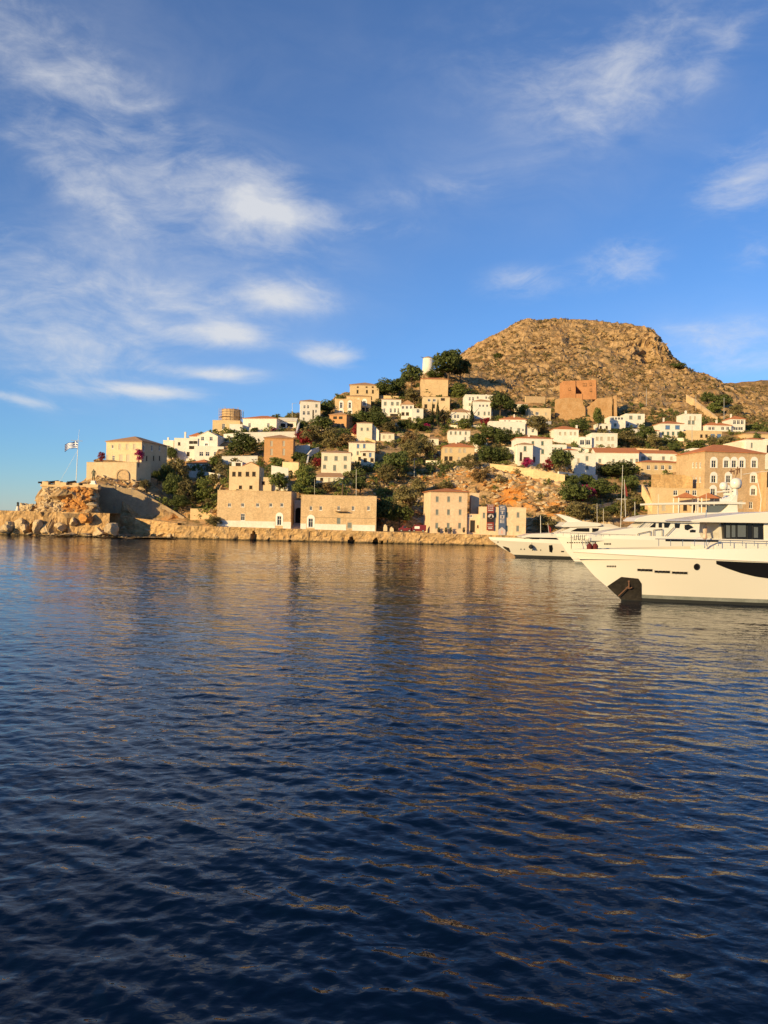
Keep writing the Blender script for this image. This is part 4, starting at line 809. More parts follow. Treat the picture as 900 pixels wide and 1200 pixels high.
# ------------------------------------------------------------------ plants
def leaf_cloud(n, lumps, size, shape=lambda p: p, seed=0, lump_r=(.22,.42), fill=.25):
    r = np.random.default_rng(seed); V = []; Fq = []
    C = []
    while len(C) < lumps:
        p = r.uniform(-1, 1, 3)
        if .25 < np.linalg.norm(p) < .80: C.append(p)
    C = np.array(C); Rr = r.uniform(*lump_r, lumps)
    for k in range(n):
        i = r.integers(lumps); d = r.normal(size=3); d /= np.linalg.norm(d)
        if d[2] < -.4 and r.random() < .6: d[2] *= -1
        rad = Rr[i]*(r.uniform(.82, 1.05) if r.random() > fill else r.uniform(.1, .8))
        p = C[i]+d*rad
        nrm = d*.9+r.normal(size=3)*.55; nrm /= np.linalg.norm(nrm)
        a_ = np.cross(nrm, r.normal(size=3)); a_ /= np.linalg.norm(a_); b_ = np.cross(nrm, a_); s_ = size*r.uniform(.6, 1.4)
        q_ = np.array([p-a_*s_, p-b_*s_*.55, p+a_*s_, p+b_*s_*.55]); V.append(q_); Fq.append((4*k, 4*k+1, 4*k+2, 4*k+3))
    V = np.concatenate(V); V = shape(V); V[:, 2] = np.maximum(V[:, 2], -1.02)
    return V, Fq
def me_from(name, V, Fq, m):
    me_ = bpy.data.meshes.new(name); me_.from_pydata(V.tolist(), [], Fq); me_.materials.append(m); me_.update(); return me_
def sh_cyp(V): V = V.copy(); V[:, :2] *= np.clip(1.05-((V[:, 2]+1)/2)**1.6, .05, 1)[:, None]; return V
def sh_flat(V): V = V.copy(); V[:, 2] = np.where(V[:, 2] < -.35, -.35+(V[:, 2]+.35)*.3, V[:, 2]); return V
CROWN = {}
for kind, (n_, lump, sz, shp, lr, ms) in dict(pine=(3200, 46, .075, sh_flat, (.18,.36), ['pine']), broad=(2600, 34, .085, lambda V: V, (.2,.42), ['broad']), olive=(2300, 34, .075, lambda V: V, (.18,.40), ['olive']),
        cypress=(1700, 40, .10, sh_cyp, (.16,.34), ['cypress']), dry=(1700, 30, .08, lambda V: V, (.16,.38), ['dry']), magenta=(1600, 24, .085, lambda V: V, (.2,.45), ['magenta']), red=(1600, 24, .085, lambda V: V, (.2,.45), ['red'])).items():
    CROWN[kind] = [me_from('crown', *leaf_cloud(n_, lump, sz, shp, seed=10*k+len(kind), lump_r=lr), LF[ms[0]]) for k in range(3)]
SHR = {k: [me_from('foliage', *leaf_cloud(420, 11, .16, seed=70+i, lump_r=(.3,.5)), LF[k]) for i in range(2)] for k in ('pine','broad','olive','dry')}
def trunk_mesh(seed):
    r = random.Random(seed); q = MB(); q.tube((0,0,-.6),(.05,.02,.35),.055,.04,7); q.tube((.05,.02,.35),(r.uniform(-.1,.1),r.uniform(-.1,.1),.75),.04,.022,6)
    for k in range(5):
        a_ = k*1.26+r.random(); q.tube((.05,.02,.32+.06*k),(.42*math.cos(a_),.42*math.sin(a_),.62+.07*k),.022,.008,5)
    return q.mesh('trunk', MT['bark'])
TRK = [trunk_mesh(i) for i in range(3)]
NTREE = [0]
NAMES = dict(pine='pine_tree', broad='tree', olive='olive_tree', cypress='cypress', dry='dry_shrub', magenta='bougainvillea', red='bougainvillea')
def plant(kind, px, pyb, pyt, wpx, label, name=None, group=None, Y=None, dY=0, cat=None):
    k = NTREE[0]; NTREE[0] += 1
    if Y is None: Y = ground_Y(px, pyb)+dY
    b_ = P(px, pyb, Y); s_ = Y/900; H = (pyb-pyt)*s_; wd = wpx*s_/2
    o = empty(name or NAMES[kind], b_, label, cat or ('tree' if kind in ('pine','broad','olive','cypress') else 'shrub'), group)
    low = kind in ('dry','magenta','red') or H < wd*1.9
    tr = link('trunk', TRK[k % 3], o); tr.scale = (H*.7, H*.7, H*.8)
    c = link('crown' if not low else 'foliage', CROWN[kind][k % 3], o)
    ch = H*(.5 if low or kind == 'cypress' else .41)
    c.location = (0, 0, H-ch); c.scale = (wd*1.2, wd*1.15, ch*1.12); c.rotation_euler = (0, 0, k*2.1)
    return o
TREES = [
 ('pine',284,538,507.5,33,'large round dark pine in front of the wide white skyline house'),('broad',253,551,535,17,'round green bush tree at the foot of the white gabled house'),
 ('olive',207,572,537,25,'tall olive brown tree right of the captain\'s mansion'),('pine',195,578,545,20,'dark tree close against the shaded side of the captain\'s mansion'),('pine',205,592,556,26,'dark dense tree below the olive brown tree above the sloping wall'),
 ('olive',218,594,562,22,'yellowish green tree at the corner above the low tan wall'),('broad',236,593,562,26,'bright green tree left of the first stone store'),('pine',212,602,580,22,'dark bush behind the end of the sloping retaining wall'),('broad',248,574,556,16,'dark green tree under the terrace of the low red hip roof house'),('pine',200,545,524,14,'dark tree between white cottage and balconied white house'),
 ('olive',246,598,584,14,'small olive bush touching the left store corner'),('olive',170,577,562,13,'small grey green bush on rocks below the mansion terrace'),('pine',184,566,552,14,'dark bush under the mansion\'s shaded wall'),
 ('olive',303,505,495,12,'small grey tree on the terrace of the wide white skyline house'),('pine',298,509,500,10,'small dark tree left on the terrace of the wide white skyline house'),('broad',271,510,504,16,'flat green hedge under the scaffolded tower'),
 ('broad',325,546,536,19,'light green bush at the foot of the square orange house'),('broad',326,578,554,22,'green garden tree on the terrace right of the annex'),('broad',355,578,546,24,'tall green tree behind the gap of the two stores'),('olive',362,566,549,18,'olive tinted tree left of the cream balcony house'),
 ('broad',350,582,566,16,'green bush right above the white gateway'),('dry',381,577,564,22,'reddish brown shrub beneath the lean-to roof'),('broad',368,582,571,26,'low green hedge on top of the right stone store'),('pine',421,583,556,19,'dark shaded tree right of the palm'),
 ('pine',376,508,488,26,'dark pine below the tall narrow white house'),('pine',384,488,469,20,'dark tree between the tall white house and ochre wing'),('olive',366,525,498,28,'olive green tree above the white pergola terrace'),('olive',386,526,502,28,'mid olive tree below the brown loggia house'),('pine',399,519,503,18,'dark round tree at the foot of the brown loggia house'),('dry',405,526,508,24,'dry leafless shrub right of the dark round tree'),
 ('pine',350,541,530,18,'dark bush under the white pergola terrace'),('pine',355,504,493,14,'dark tree at the foot of the tall narrow white house'),('broad',376,545,529,14,'green bush left of the cream balcony house'),
 ('pine',426,500,482,26,'dark tree mass left below the ridge mansion wings'),('pine',446,504,483,24,'dark tree below the house with three windows in a row'),('olive',457,508,494,20,'olive tree below the white garden wall'),('pine',440,494,476,14,'small dark tree under the tan ridge wall'),
 ('pine',452,470,444,24,'round pine on the skyline right of the ridge mansion'),('pine',467,468,440,20,'second skyline pine from the ridge mansion'),('pine',481,458,428,24,'tall skyline pine left of the windmill'),('olive',484,474,455,20,'shaggy tree below the tall skyline pine'),
 ('pine',524,452,406,38,'largest dark pine right of the white windmill'),('pine',538,450,420,24,'dark pine at the right edge of the windmill grove'),('pine',511,446,432,20,'low dark pine in front of the windmill wall'),('broad',503,464,456,18,'small green bush under the blank stone hall'),('broad',536,466,450,22,'green tree right of the blank stone hall'),
 ('cypress',506.5,500,470,5,'left cypress of the pair before the tan stone house'),('cypress',512.5,500,467,6,'right cypress of the pair before the tan stone house'),('cypress',552.6,500,470,6.5,'single cypress before the white two storey block'),('olive',520,498,480,13,'light olive tree beside the right cypress'),('pine',500,500,488,14,'dark shrub between three joined white houses and cypress'),
 ('pine',585,492,460,24,'large dark tree right of the tall white house at the mountain foot'),('pine',598,487,468,16,'dark tree left of the bright orange roof'),('broad',614,486,474,14,'small green tree before the bright orange roof'),('broad',543,503,491,17,'round clipped green bush before the low white cottage'),('pine',475,502,492,18,'dark hedge below the middle joined house'),('broad',489,506,496,22,'green hedge below the rightmost joined house'),('red',569,501,489,12,'dark red bougainvillea between white block and terrace block'),('magenta',500,504,496.5,12,'small pink bougainvillea below the cypress pair'),
 ('pine',464,562,526,34,'big dark green tree left of the ochre square house'),('olive',452,570,545,24,'spiky grey green shrub left of the big dark green tree'),('olive',478,604,568,36,'large light green prickly shrub above the museum'),('pine',450,622,580,28,'dark shaded tree right of the second stone store'),('pine',467,622,592,30,'dark bushy tree behind the red vehicles'),('olive',492,582,560,24,'pale green bush on the cliff left of the museum roof'),('olive',523,575,564,20,'low pale bush behind the museum roof'),
 ('olive',480,544,516,26,'feathery olive tree left of the ochre square house'),('olive',500,540,512,24,'olive grey tree before the little slope house'),('dry',478,522,506,20,'grey dry shrub on the slope below the pink bougainvillea'),
 ('pine',576,520,500,26,'dark tree below the left end of the white terrace block'),('pine',592,522,503,24,'dark tree below the middle of the white terrace block'),('broad',561,530,508,22,'green tree right of the low white house with pale shutters'),('pine',572,546,523,26,'dark tree right of the ochre square house'),('pine',589,544,524,24,'dark tree left of the low white annex'),('olive',581,541,520,18,'olive tree between the two dark trees by the ochre square house'),('olive',550,553,533,18,'wispy olive tree at the lower right corner of the ochre square house'),('dry',562,565,549,24,'dry shrub on the cliff below the ochre square house'),
 ('olive',630,510,487,28,'olive cactus like tree below the flat sandy cottage'),('olive',667,517,508,15,'pale bush in front of the house above the arches'),('pine',680,509,491,22,'dark tree behind the white arcade'),('broad',700,506,478,11,'slender tree in front of the brick ruin terrace'),('pine',657,555,527,25,'dark round tree right of the green shuttered house'),('magenta',618,548,537,15,'pink bougainvillea at the foot of the green shuttered front block'),('red',642,552,537,12,'reddish bougainvillea left of the dark round tree'),
 ('pine',672,592,567,34,'low dark green tree left of the magenta bougainvillea'),('pine',703,590,561,28,'dark green tree right of the magenta bougainvillea'),('pine',669,572,555,20,'dark tree above the left side of the magenta bougainvillea'),('pine',686,572,556,18,'green tree directly above the magenta bougainvillea'),('magenta',684,588,569,26,'large magenta bougainvillea on the slope above the yachts'),('olive',678,611,588,34,'light olive bush on the slope behind the rear yacht'),('olive',700,612,598,30,'wide yellow green bush under the low path wall'),
 ('pine',727,562,541,46,'wide umbrella pine below the large white house with long red roof'),('pine',738,580,555,22,'dark lower branches tree under the umbrella pine'),('olive',756,598,577,24,'olive bush beside the high tan retaining wall'),('broad',766,600,591,13,'small green bush at the foot of the high tan retaining wall'),('olive',735,601,584,18,'scrubby bush above the flybridge yacht'),('pine',715,603,594,22,'dark low bush right of the yellow green bush'),
 ('olive',737,524,505,30,'light olive tree below the house with dark upper windows'),('pine',730,513,500,26,'dark green tree above the light olive tree'),('pine',757,522,500,20,'dark tree right of the light olive tree'),('olive',768,526,508,18,'grey shrub right of the dark hillside tree'),('pine',790,531,518,14,'round dark tree in the middle of the open slope'),('broad',815,528,517,20,'green shrub under the ochre store'),('pine',804,541,528,14,'dark tree above the ochre four window house'),('olive',852,526,511,24,'olive tree under the blue windows of the ochre store'),('olive',835,524,513,10,'thin tree below the blue windows of the ochre store'),('broad',798,516,505,6,'narrow green tree before the blue arched windows'),
 ('pine',846,480,460,22,'dark green tree on the mountain slope right of the diagonal wall'),('pine',829,474,460,16,'dark tree just right of the top of the diagonal wall'),('broad',838,486,472,18,'pale green tree below the dark mountain tree'),('pine',795,433,424,17,'single dark shrub on the mountain edge'),('olive',862,486,474,14,'low bush near the right mountain foot'),
 ('olive',640,624,603,30,'olive bush behind the bow of the rear yacht'),('dry',650,603,592,20,'dry orange shrub on the slope left of the light olive bush'),('broad',583,420-0,414,10,'green shrub on the left mountain skyline'),
 ('red',119,540.5,529,8,'dark red bougainvillea left of the captain\'s mansion door'),('magenta',162.5,541,527,12,'purple bougainvillea at the corner of the captain\'s mansion'),('red',357,521,503,22,'dark red bougainvillea below the tall narrow white house'),('red',420,513,497,16,'dark red bougainvillea right of the brown loggia house'),('magenta',429,512,506,14,'pinkish low bougainvillea before the cream chimney house'),('magenta',321,508,502,11,'pink bougainvillea on the long white terrace wall'),('red',372,547,536,12,'maroon bougainvillea left of the cream balcony house windows')]
for t_ in TREES:
    kw = {}
    if t_[1] in (119, 162.5): kw['Y'] = 221.8
    if t_[1] in (368,): kw['Y'] = 214
    plant(*t_, **kw)
plant('olive', 251, 619, 605, 22, 'wind bent green tree standing on the quay left of the first stone store', Y=197.8)
# palm
b_ = P(401, 583, 213); pl = empty('palm_tree', b_, 'feathery palm behind the second stone store', 'tree'); s_ = 213/900; h_ = 19*s_
q = MB(); q.tube((0,0,-2),(.1,0,h_),.28,.2,8); q.build('trunk', MT['bark'], pl)
q = MB(); r = random.Random(3)
for k in range(26):
    a_ = k*2.4; up = r.uniform(.2, 1.3); L_ = r.uniform(2.6, 3.5); prev = Vector((.1,0,h_))
    for j in range(1, 8):
        f = j/7; p_ = Vector((.1+math.cos(a_)*L_*f, math.sin(a_)*L_*f, h_+up*L_*f*.9-1.9*f*f*L_*.55)); d = (p_-prev).normalized(); sd = d.cross(Vector((0,0,1))).normalized()
        for sgn in (-1, 1):
            tip = p_+sd*sgn*.75*(1-.5*f)+Vector((0,0,-.22)); q.add([prev, p_, tip], [(0,1,2)])
        prev = p_
q.build('crown', LF['broad'], pl)
# undergrowth over the town slope, too dense to count
def undergrowth(name, n, k, seed, sc):
    V, Fq = leaf_cloud(150, 9, .17, seed=seed, lump_r=(.3,.5)); me_ = me_from('tuft', V, Fq, LF[k])
    def cond(x, y, z, r):
        px = 450+900*x/y; py = HOR-(z-EYE)*900/y+(px-450)*SR
        ok = (px > 185) & (px < 905) & (z > 5) & (py < 606) & (fbm(x/9+seed, y/9, 3) > r.uniform(-.35, .3, len(x)))
        ok &= ~((py < 500) & (px > 560) & (r.random(len(x)) < .5)) & ~((px > 525) & (px < 655) & (py > 550) & (r.random(len(x)) < .75))
        for h in HOUSES: ok &= ~((px > h[0]-2) & (px < h[1]+2) & (y > h[4]-1.6) & (y < h[4]+12))
        return ok
    return scatter(name, n, me_, LF[k], (-95, 170), (212, 375), cond, sc, seed=seed, zoff=.35)
undergrowth('undergrowth', 800, 'pine', 31, (.7, 2.7)); undergrowth('undergrowth', 1000, 'broad', 33, (.6, 2.5)); undergrowth('undergrowth', 1200, 'olive', 35, (.6, 2.6)); undergrowth('undergrowth', 330, 'dry', 37, (.5, 1.7))
sm = SHR['olive'][0]
def scrub(name, n, k, seed, sc):
    V, Fq = leaf_cloud(26, 4, .34, seed=seed, lump_r=(.4,.6)); me_ = me_from('tuft', V, Fq, LF[k])
    return scatter(name, n, me_, LF[k], (-20, 330), (325, 620), lambda x,y,z,r: vis(x,y,z)&(z>48)&(fbm(x/14+9,y/14,3) > r.uniform(-.3,.35,len(x))), sc, seed=seed, zoff=.3)
scrub('scrub', 5000, 'dry', 21, (.4, 1.5)); scrub('green_scrub', 3600, 'olive', 23, (.4, 1.6))
# ------------------------------------------------------------------ towers, ruin, bastion
MT['pole'] = mat('pole', (.45, .42, .36), .5, metal=.3); MT['iron'] = mat('iron', (.05, .045, .04), .6, metal=.5); MT['plank'] = mat('plank', (.50, .35, .20), .85, (.42, .28, .15), 1.)
MT['bronze'] = mat('bronze', (.07, .065, .05), .5, (.05, .06, .045), 2., metal=.6)
Yt = ground_Y(270, 505)+5; t0 = P(270.8, 494, Yt); s_ = Yt/900
tw = empty('round_tower', t0, 'round orange stone tower wrapped in scaffolding on the left ridge', 'tower')
r_ = 11.2*s_; h_ = 13*s_
q = MB(); q.lathe((0,0,0), [(r_,-4),(r_*.97,h_)], 24); q.build('wall', MT['ochre_stone'], tw)
q = MB(); q.lathe((0,0,0), [(r_*1.0,h_+.003),(r_*1.0,h_+.25)], 24); q.build('roof', MT['oldtile'], tw)
q = MB(); q2 = MB(); n = 16
for k in range(n):
    a_ = 2*math.pi*k/n; c_, d_ = math.cos(a_), math.sin(a_)
    for rr in (r_+.35, r_+1.15): q.tube((c_*rr, d_*rr, -1), (c_*rr, d_*rr, h_+1.0*(k % 3)*.35+.2), 0.07, n=5)
    a2 = 2*math.pi*(k+1)/n
    for z in np.arange(.6, h_+.1, 1.15):
        for rr in (r_+.35, r_+1.15): q.tube((c_*rr, d_*rr, z), (math.cos(a2)*rr, math.sin(a2)*rr, z), .055, n=4)
        if int(z/1.15) % 3 == 1 and k % 4: 
            e0 = [(math.cos(v)*rr, math.sin(v)*rr) for v, rr in ((a_, r_+.3), (a2, r_+.3), (a2, r_+1.2), (a_, r_+1.2))]
            q2.prism([(x, y, z+.04) for x, y in e0], [(x, y, z+.1) for x, y in e0])
    if k % 2: q.tube((c_*(r_+1.15), d_*(r_+1.15), .6), (math.cos(a2)*(r_+1.15), math.sin(a2)*(r_+1.15), 1.75), .03, n=4)
sc_ = empty('scaffolding', t0, 'ring of metal and plank scaffolding round the orange stone tower', 'scaffold')
tag(q.build('scaffold_poles', MT['plank'], sc_), kind='stuff'); tag(q2.build('planks', MT['plank'], sc_), kind='stuff')
Yw = ground_Y(502, 437)+1.5; w0 = P(501.5, 434.5, Yw); s_ = Yw/900
wm_ = empty('windmill', w0, 'white round windmill tower with low cap on the skyline', 'windmill')
q = MB(); q.lathe((0,0,0), [(6.8*s_,-3),(6.2*s_,14.2*s_)], 24); q.build('wall', MT['white'], wm_, True)
q = MB(); q.lathe((0,0,0), [(6.5*s_,14.2*s_),(6.5*s_,14.6*s_),(3.6*s_,16*s_),(.3,16.9*s_)], 24); q.build('roof', MT['grey_stone'], wm_)
q = MB(); q.tube((-5.2*s_,-1,14.6*s_),(-9.2*s_,-2.0,15.2*s_),.16,.1); q.build('axle', MT['wood'], wm_)
put_window(wm_, 'F', 1.5*s_, -6.36*s_+.1, 0, (1,0), 0, 11.5*s_, .5, .6, 'o')
# brick ruin
def slab(mb, pts, Y0, th): mb.prism([P(x, y, Y0) for x, y in pts], [P(x, y, Y0)+Vector((0, th, 0)) for x, y in pts])
Yr = ground_Y(690, 493)
ru = empty('ruin', P(680, 497, Yr), 'roofless brick ruin with a dark notch above broken terrace walls', 'ruin'); o = ru.location
def relslab(mb, pts, Y0, th):
    a_ = [P(x, y, Y0)-o for x, y in pts]; mb.prism(a_, [v+Vector((0, th, 0)) for v in a_])
q = MB(); relslab(q, [(660,446.5),(674.5,446),(674.5,468),(660,468)], Yr+6, 7); relslab(q, [(674.6,446),(698.5,445),(699,468),(674.6,468),(674.6,461),(681.5,461),(681.5,459.5),(675.2,452),(674.6,451)][0:2]+[(699,468),(682,468),(682,459.5),(674.6,451.4)], Yr+6.4, .7)
relslab(q, [(698.3,445.5),(699.2,445.5),(699.6,468),(698.3,468)], Yr+7.1, 6); relslab(q, [(674.6,446.5),(698.4,446),(698.4,468),(674.6,468)], Yr+12.5, .6); q.build('upper_wall', MT['brick'], ru)
q = MB(); relslab(q, [(672,461.5),(682.5,461.5),(682.5,469),(672,469)], Yr+6.2, .5); q.build('broken_wall', MT['brick'], ru)
for px, py in ((667.5,456),(684.5,450.5),(686.5,450.5),(692.5,450),(692.7,457)): put_window(ru, 'F', 0, 0, 0, (1,0), (P(px,py,Yr+6)-o).x, (P(px,py,Yr+6)-o).z, .9, 1.3, 'd').location.y = 5.88 if px < 675 else 6.28
q = MB(); relslab(q, [(651.5,468),(655,467),(657,467.6),(661,466.4),(668,466),(674,466.8),(677,466.2),(681,467.4),(683,471),(683.5,474),(686,478),(686,499),(651.5,499)], Yr+1, 2.2); relslab(q, [(686,478),(688,477.4),(690,475.5),(693,474.6),(695,471),(698,470),(700,467),(707,466.4),(711,466.6),(717,465.5),(717.5,499),(686,499)], Yr+2.2, 3); relslab(q, [(655,487),(660,485.5),(668,486),(673,487.4),(680,487),(680.5,503),(655,503)], Yr-1.2, 1.5); relslab(q, [(683,489),(690,488.4),(698,489.6),(699,503),(683,503)], Yr-.8, 1.5); q.build('terrace_wall', MT['ruin_stone'], ru)
q = MB(); relslab(q, [(719.6,464),(722.6,463),(723.4,497),(719.8,499)], Yr+2.6, 2.2); q.build('broken_wall', MT['ruin_stone'], ru)
# fort parapet and cannons on the bastion
zt = P(80, 567, 206).z
pp = empty('parapet', (P(52,568,202.9).x, 202.9, zt), 'broken stone parapet with gun openings along the bastion top', 'parapet'); o = pp.location
for x0, x1, top in ((50.5,57.5,564.2),(65.5,71.5,563.8),(71.6,78.5,565.2),(86,93,566),(98,104.5,566.9),(104.6,116,567.6)):
    q = MB(); a_, b_ = P(x0, top, 202.9), P(x1, 570, 202.9); q.box(a_.x-o.x, -.6, b_.z-o.z-.8, b_.x-o.x, 1.2, a_.z-o.z); q.build('merlon', MT['ochre_stone'], pp)
q = MB(); a_, b_ = P(49, 567.5, 202.9), P(116, 570.5, 202.9); q.box(a_.x-o.x, -.9, -1.0, b_.x-o.x, 1.5, b_.z-o.z+.25); q.build('base_course', MT['ochre_stone'], pp)
for k, (x0, x1, y, lb) in enumerate(((45, 54, 564.8, 'long dark cannon jutting out at the left tip of the bastion'), (58, 66, 564.2, 'dark cannon in the second gap of the bastion parapet'), (79, 86, 564.5, 'dark cannon in the third gap of the bastion parapet'), (93, 98, 566.5, 'short dark cannon in the gap left of the statue'))):
    a_, b_ = P(x0, y+.6, 202.0), P(x1, y, 203.6); cn = empty('cannon', b_-Vector((0,0,.5)), lb, 'cannon', 'cannons on the bastion')
    q = MB(); d = (a_-b_); q.tube(Vector((.5,0,.5)), d*.9+Vector((0,0,.5)), .34, .2, 10); q.tube(d*.9+Vector((0,0,.5)), d+Vector((0,0,.5)), .26, .26, 10); q.tube(Vector((.75,0,.5)), Vector((.5,0,.5)), .12, .34, 8); q.build('barrel', MT['iron'], cn)
    q = MB(); q.box(-1.2,-.45,-.1,.7,-.2,.42); q.box(-1.2,.2,-.1,.7,.45,.42); q.box(-1,-.2,-.05,.5,.2,.1); q.build('carriage', MT['wood'], cn)
# blind arch in the terrace wall
for par in [q_ for q_ in bpy.data.objects if q_.get('label','').startswith('tan terrace wall with an arch')]:
    c_ = P(143.5, 563, 220.8)-par.location; w_ = 1.5; n = 10; q = MB(); q2 = MB()
    arc = lambda r_: [(c_.x-r_, c_.z-1)]+[(c_.x-r_*math.cos(math.pi*i/n), c_.z+1.4+r_*math.sin(math.pi*i/n)) for i in range(n+1)]+[(c_.x+r_, c_.z-1)]
    q.prism([(x, c_.y-.12, z) for x, z in arc(w_+.4)+arc(w_)[::-1]], [(x, c_.y+.3, z) for x, z in arc(w_+.4)+arc(w_)[::-1]]); q.build('arch_ring', MT['mansion_stone'], par)
    q2.prism([(x, c_.y+.05, z) for x, z in arc(w_-.003)], [(x, c_.y+.3, z) for x, z in arc(w_-.003)]); q2.build('arch_infill', MT['stone'], par)
# flagpole and flag
f0 = P(89, 567, 206.5); s_ = 206.5/900; top = (567-503)*s_; yd = (567-516.5)*s_
fp = empty('flagpole', f0, 'tall thin flagpole with a yardarm and guy line on the bastion', 'flagpole')
q = MB(); q.tube((0,0,-1),(.35,0,yd+.4),.11,.07,8); q.tube((.35,0,yd+.4),(.6,0,top),.035,.02,6); q.build('pole', MT['trim'], fp)
q = MB(); q.tube((-1.6,0,yd+.1),(1.5,0,yd-.05),.06,.06,6); q.build('yardarm', MT['pole'], fp)
q = MB(); q.tube((.3,0,yd*.78),(-4.2,-.5,.4),.025,n=4); q.build('guy_line', MT['pole'], fp)
MT['flagblue'] = mat('flagblue', (.035, .09, .30), .8); MT['flagwhite'] = mat('flagwhite', (.8, .8, .8), .8)
fl = empty('flag', f0+Vector((.25, -.1, yd-.2)), 'blue and white striped flag with cross blowing left from the pole', 'flag')
q = MB(); L_, Hh = 3.6, 2.1; nx_, nz_ = 27, 9
def fpt(i, j):
    f = i/nx_; u = f*L_; return (-u*.97, .28*math.sin(u*2.6+.4)*f**.5+.25*f, -(j/nz_)*Hh*(1-.18*math.sin(f*3)) - .75*f*f+.12*math.sin(u*3))
for i in range(nx_):
    for j in range(nz_):
        inc = i < 10 and j < 5
        mi = (0 if (i in (4, 5) or j == 2) else 1) if inc else (1 if j % 2 == 0 else 0)
        q.add([fpt(i,j), fpt(i+1,j), fpt(i+1,j+1), fpt(i,j+1)], [(0,1,2,3)], mi)
q.build('cloth', [MT['flagwhite'], MT['flagblue']], fl)
# statue
st0 = P(109.5, 567.8, 203.4); st = empty('statue', st0, 'dark bronze standing figure on a stone pedestal beside the sloping wall', 'statue')
q = MB(); q.box(-.75,-.6,-1,.75,.6,.35); q.box(-.5,-.45,.353,.5,.45,1.0); q.build('pedestal', MT['trim'], st)
def figure(name, joints, edges, parent, m, loc, sub=2):
    me_ = bpy.data.meshes.new(name); me_.from_pydata([j[:3] for j in joints], edges, []); o = link(name, me_, parent); o.location = loc
    sk = o.modifiers.new('skin', 'SKIN'); ly = me_.skin_vertices[0] if me_.skin_vertices else None
    if ly is None:
        bm = bmesh.new(); bm.from_mesh(me_); lay = bm.verts.layers.skin.verify(); bm.to_mesh(me_); bm.free(); ly = me_.skin_vertices[0]
    for i, j in enumerate(joints): ly.data[i].radius = (j[3], j[3] if len(j) < 5 else j[4]); ly.data[i].use_root = (i == 0)
    sb = o.modifiers.new('sub', 'SUBSURF'); sb.levels = sb.render_levels = sub
    dg = bpy.context.evaluated_depsgraph_get(); nm = bpy.data.meshes.new_from_object(o.evaluated_get(dg)); o.modifiers.clear(); o.data = nm
    nm.materials.clear(); nm.materials.append(m); nm.polygons.foreach_set('use_smooth', [True]*len(nm.polygons)); return o
k = 1.75
J = [(0,0,.95,.16,.12),(0,0,1.2,.15,.11),(0,-.01,1.42,.19,.12),(0,0,1.56,.06),(0,-.02,1.64,.09),(0,-.02,1.76,.085),(-.2,0,1.46,.075),(-.3,.04,1.2,.055),(-.2,-.14,1.02,.045),(-.14,-.2,1.0,.045),(.2,0,1.46,.075),(.34,-.02,1.2,.055),(.38,-.16,.98,.045),(.38,-.2,.92,.05),
     (-.1,0,.88,.11),(-.13,-.04,.5,.08),(-.14,.02,.08,.055),(-.15,-.14,.04,.05),(.1,0,.88,.11),(.15,-.1,.5,.08),(.17,-.04,.08,.055),(.18,-.2,.04,.05)]
figure('figure', [tuple(v*k for v in j) for j in J], [(0,1),(1,2),(2,3),(3,4),(4,5),(2,6),(6,7),(7,8),(8,9),(2,10),(10,11),(11,12),(12,13),(0,14),(14,15),(15,16),(16,17),(0,18),(18,19),(19,20),(20,21)], st, MT['bronze'], (0,0,1.0))
# beacon and islet
bc = empty('beacon', P(20.8, 598, 203), 'small white harbour beacon with dark lantern on the breakwater', 'beacon'); s_ = 203/900
q = MB(); q.lathe((0,0,0), [(.5,-.5),(.5,.3),(.38,.31),(.3,5*s_)], 12); q.build('tower', MT['white'], bc)
q = MB(); q.lathe((0,0,5*s_+.003), [(.42,0),(.42,.1),(.26,.12),(.26,.75),(.4,.78),(.05,1.1)], 10); q.build('lantern', MT['iron'], bc)
bm = bmesh.new(); bmesh.ops.create_icosphere(bm, subdivisions=5, radius=1)
for v in bm.verts:
    a_ = np.array([v.co.x*2.1+7]); b_ = np.array([v.co.y*2.1+v.co.z*1.7]); v.co *= 1+.55*float(fbm(a_, b_, 5)[0])
me_ = bpy.data.meshes.new('islet'); bm.to_mesh(me_); bm.free(); me_.materials.append(MT['rock'])
o = link('islet', me_); o.location = P(36, 599, 420)-Vector((0,0,2.5)); o.scale = (8, 7, 6.5); tag(o, kind='structure')

# ------------------------------------------------------------------ banners on the museum
MT['redcloth'] = mat('redcloth', (.22, .035, .025), .8); MT['bluecloth'] = mat('bluecloth', (.065, .095, .17), .8); MT['lettercloth'] = mat('lettercloth', (.46, .40, .38), .8); MT['blackcloth'] = mat('blackcloth', (.03, .02, .02), .8); MT['pinkcloth'] = mat('pinkcloth', (.62, .30, .22), .8)
mwl = mw.matrix_basis.copy(); mwY = 199.2
GL = {'S': ['111','100','111','001','111'], 'T': ['111','010','010','010','010'], 'O': ['111','101','101','101','111'], 'E': ['111','100','111','100','111'], 'H': ['101','101','111','101','101'], 'I': ['111','010','010','010','111'], 'A': ['010','101','111','101','101']}
def banner(x0, x1, y0, y1, label, m, draw):
    a_, b_ = P(x0, y0, mwY-.35), P(x1, y1, mwY-.35); o = empty('banner', (a_.x, a_.y, b_.z), label, 'banner', 'banners on the museum wing'); w_, h_ = b_.x-a_.x, a_.z-b_.z
    q = MB(); n = 14
    for i in range(n):
        z0, z1 = h_*i/n, h_*(i+1)/n; k0, k1 = .05*math.sin(i*.9), .05*math.sin((i+1)*.9); q.prism([(0,k0,z0),(w_,k0,z0),(w_,k1,z1),(0,k1,z1)], [(0,k0+.03,z0),(w_,k0+.03,z0),(w_,k1+.03,z1),(0,k1+.03,z1)])
    q.build('cloth', m, o)
    q = MB(); q.tube((-.1,-.02,h_+.05),(w_+.1,-.02,h_+.05),.05); q.build('rail', MT['pole'], o); draw(o, w_, h_); return o
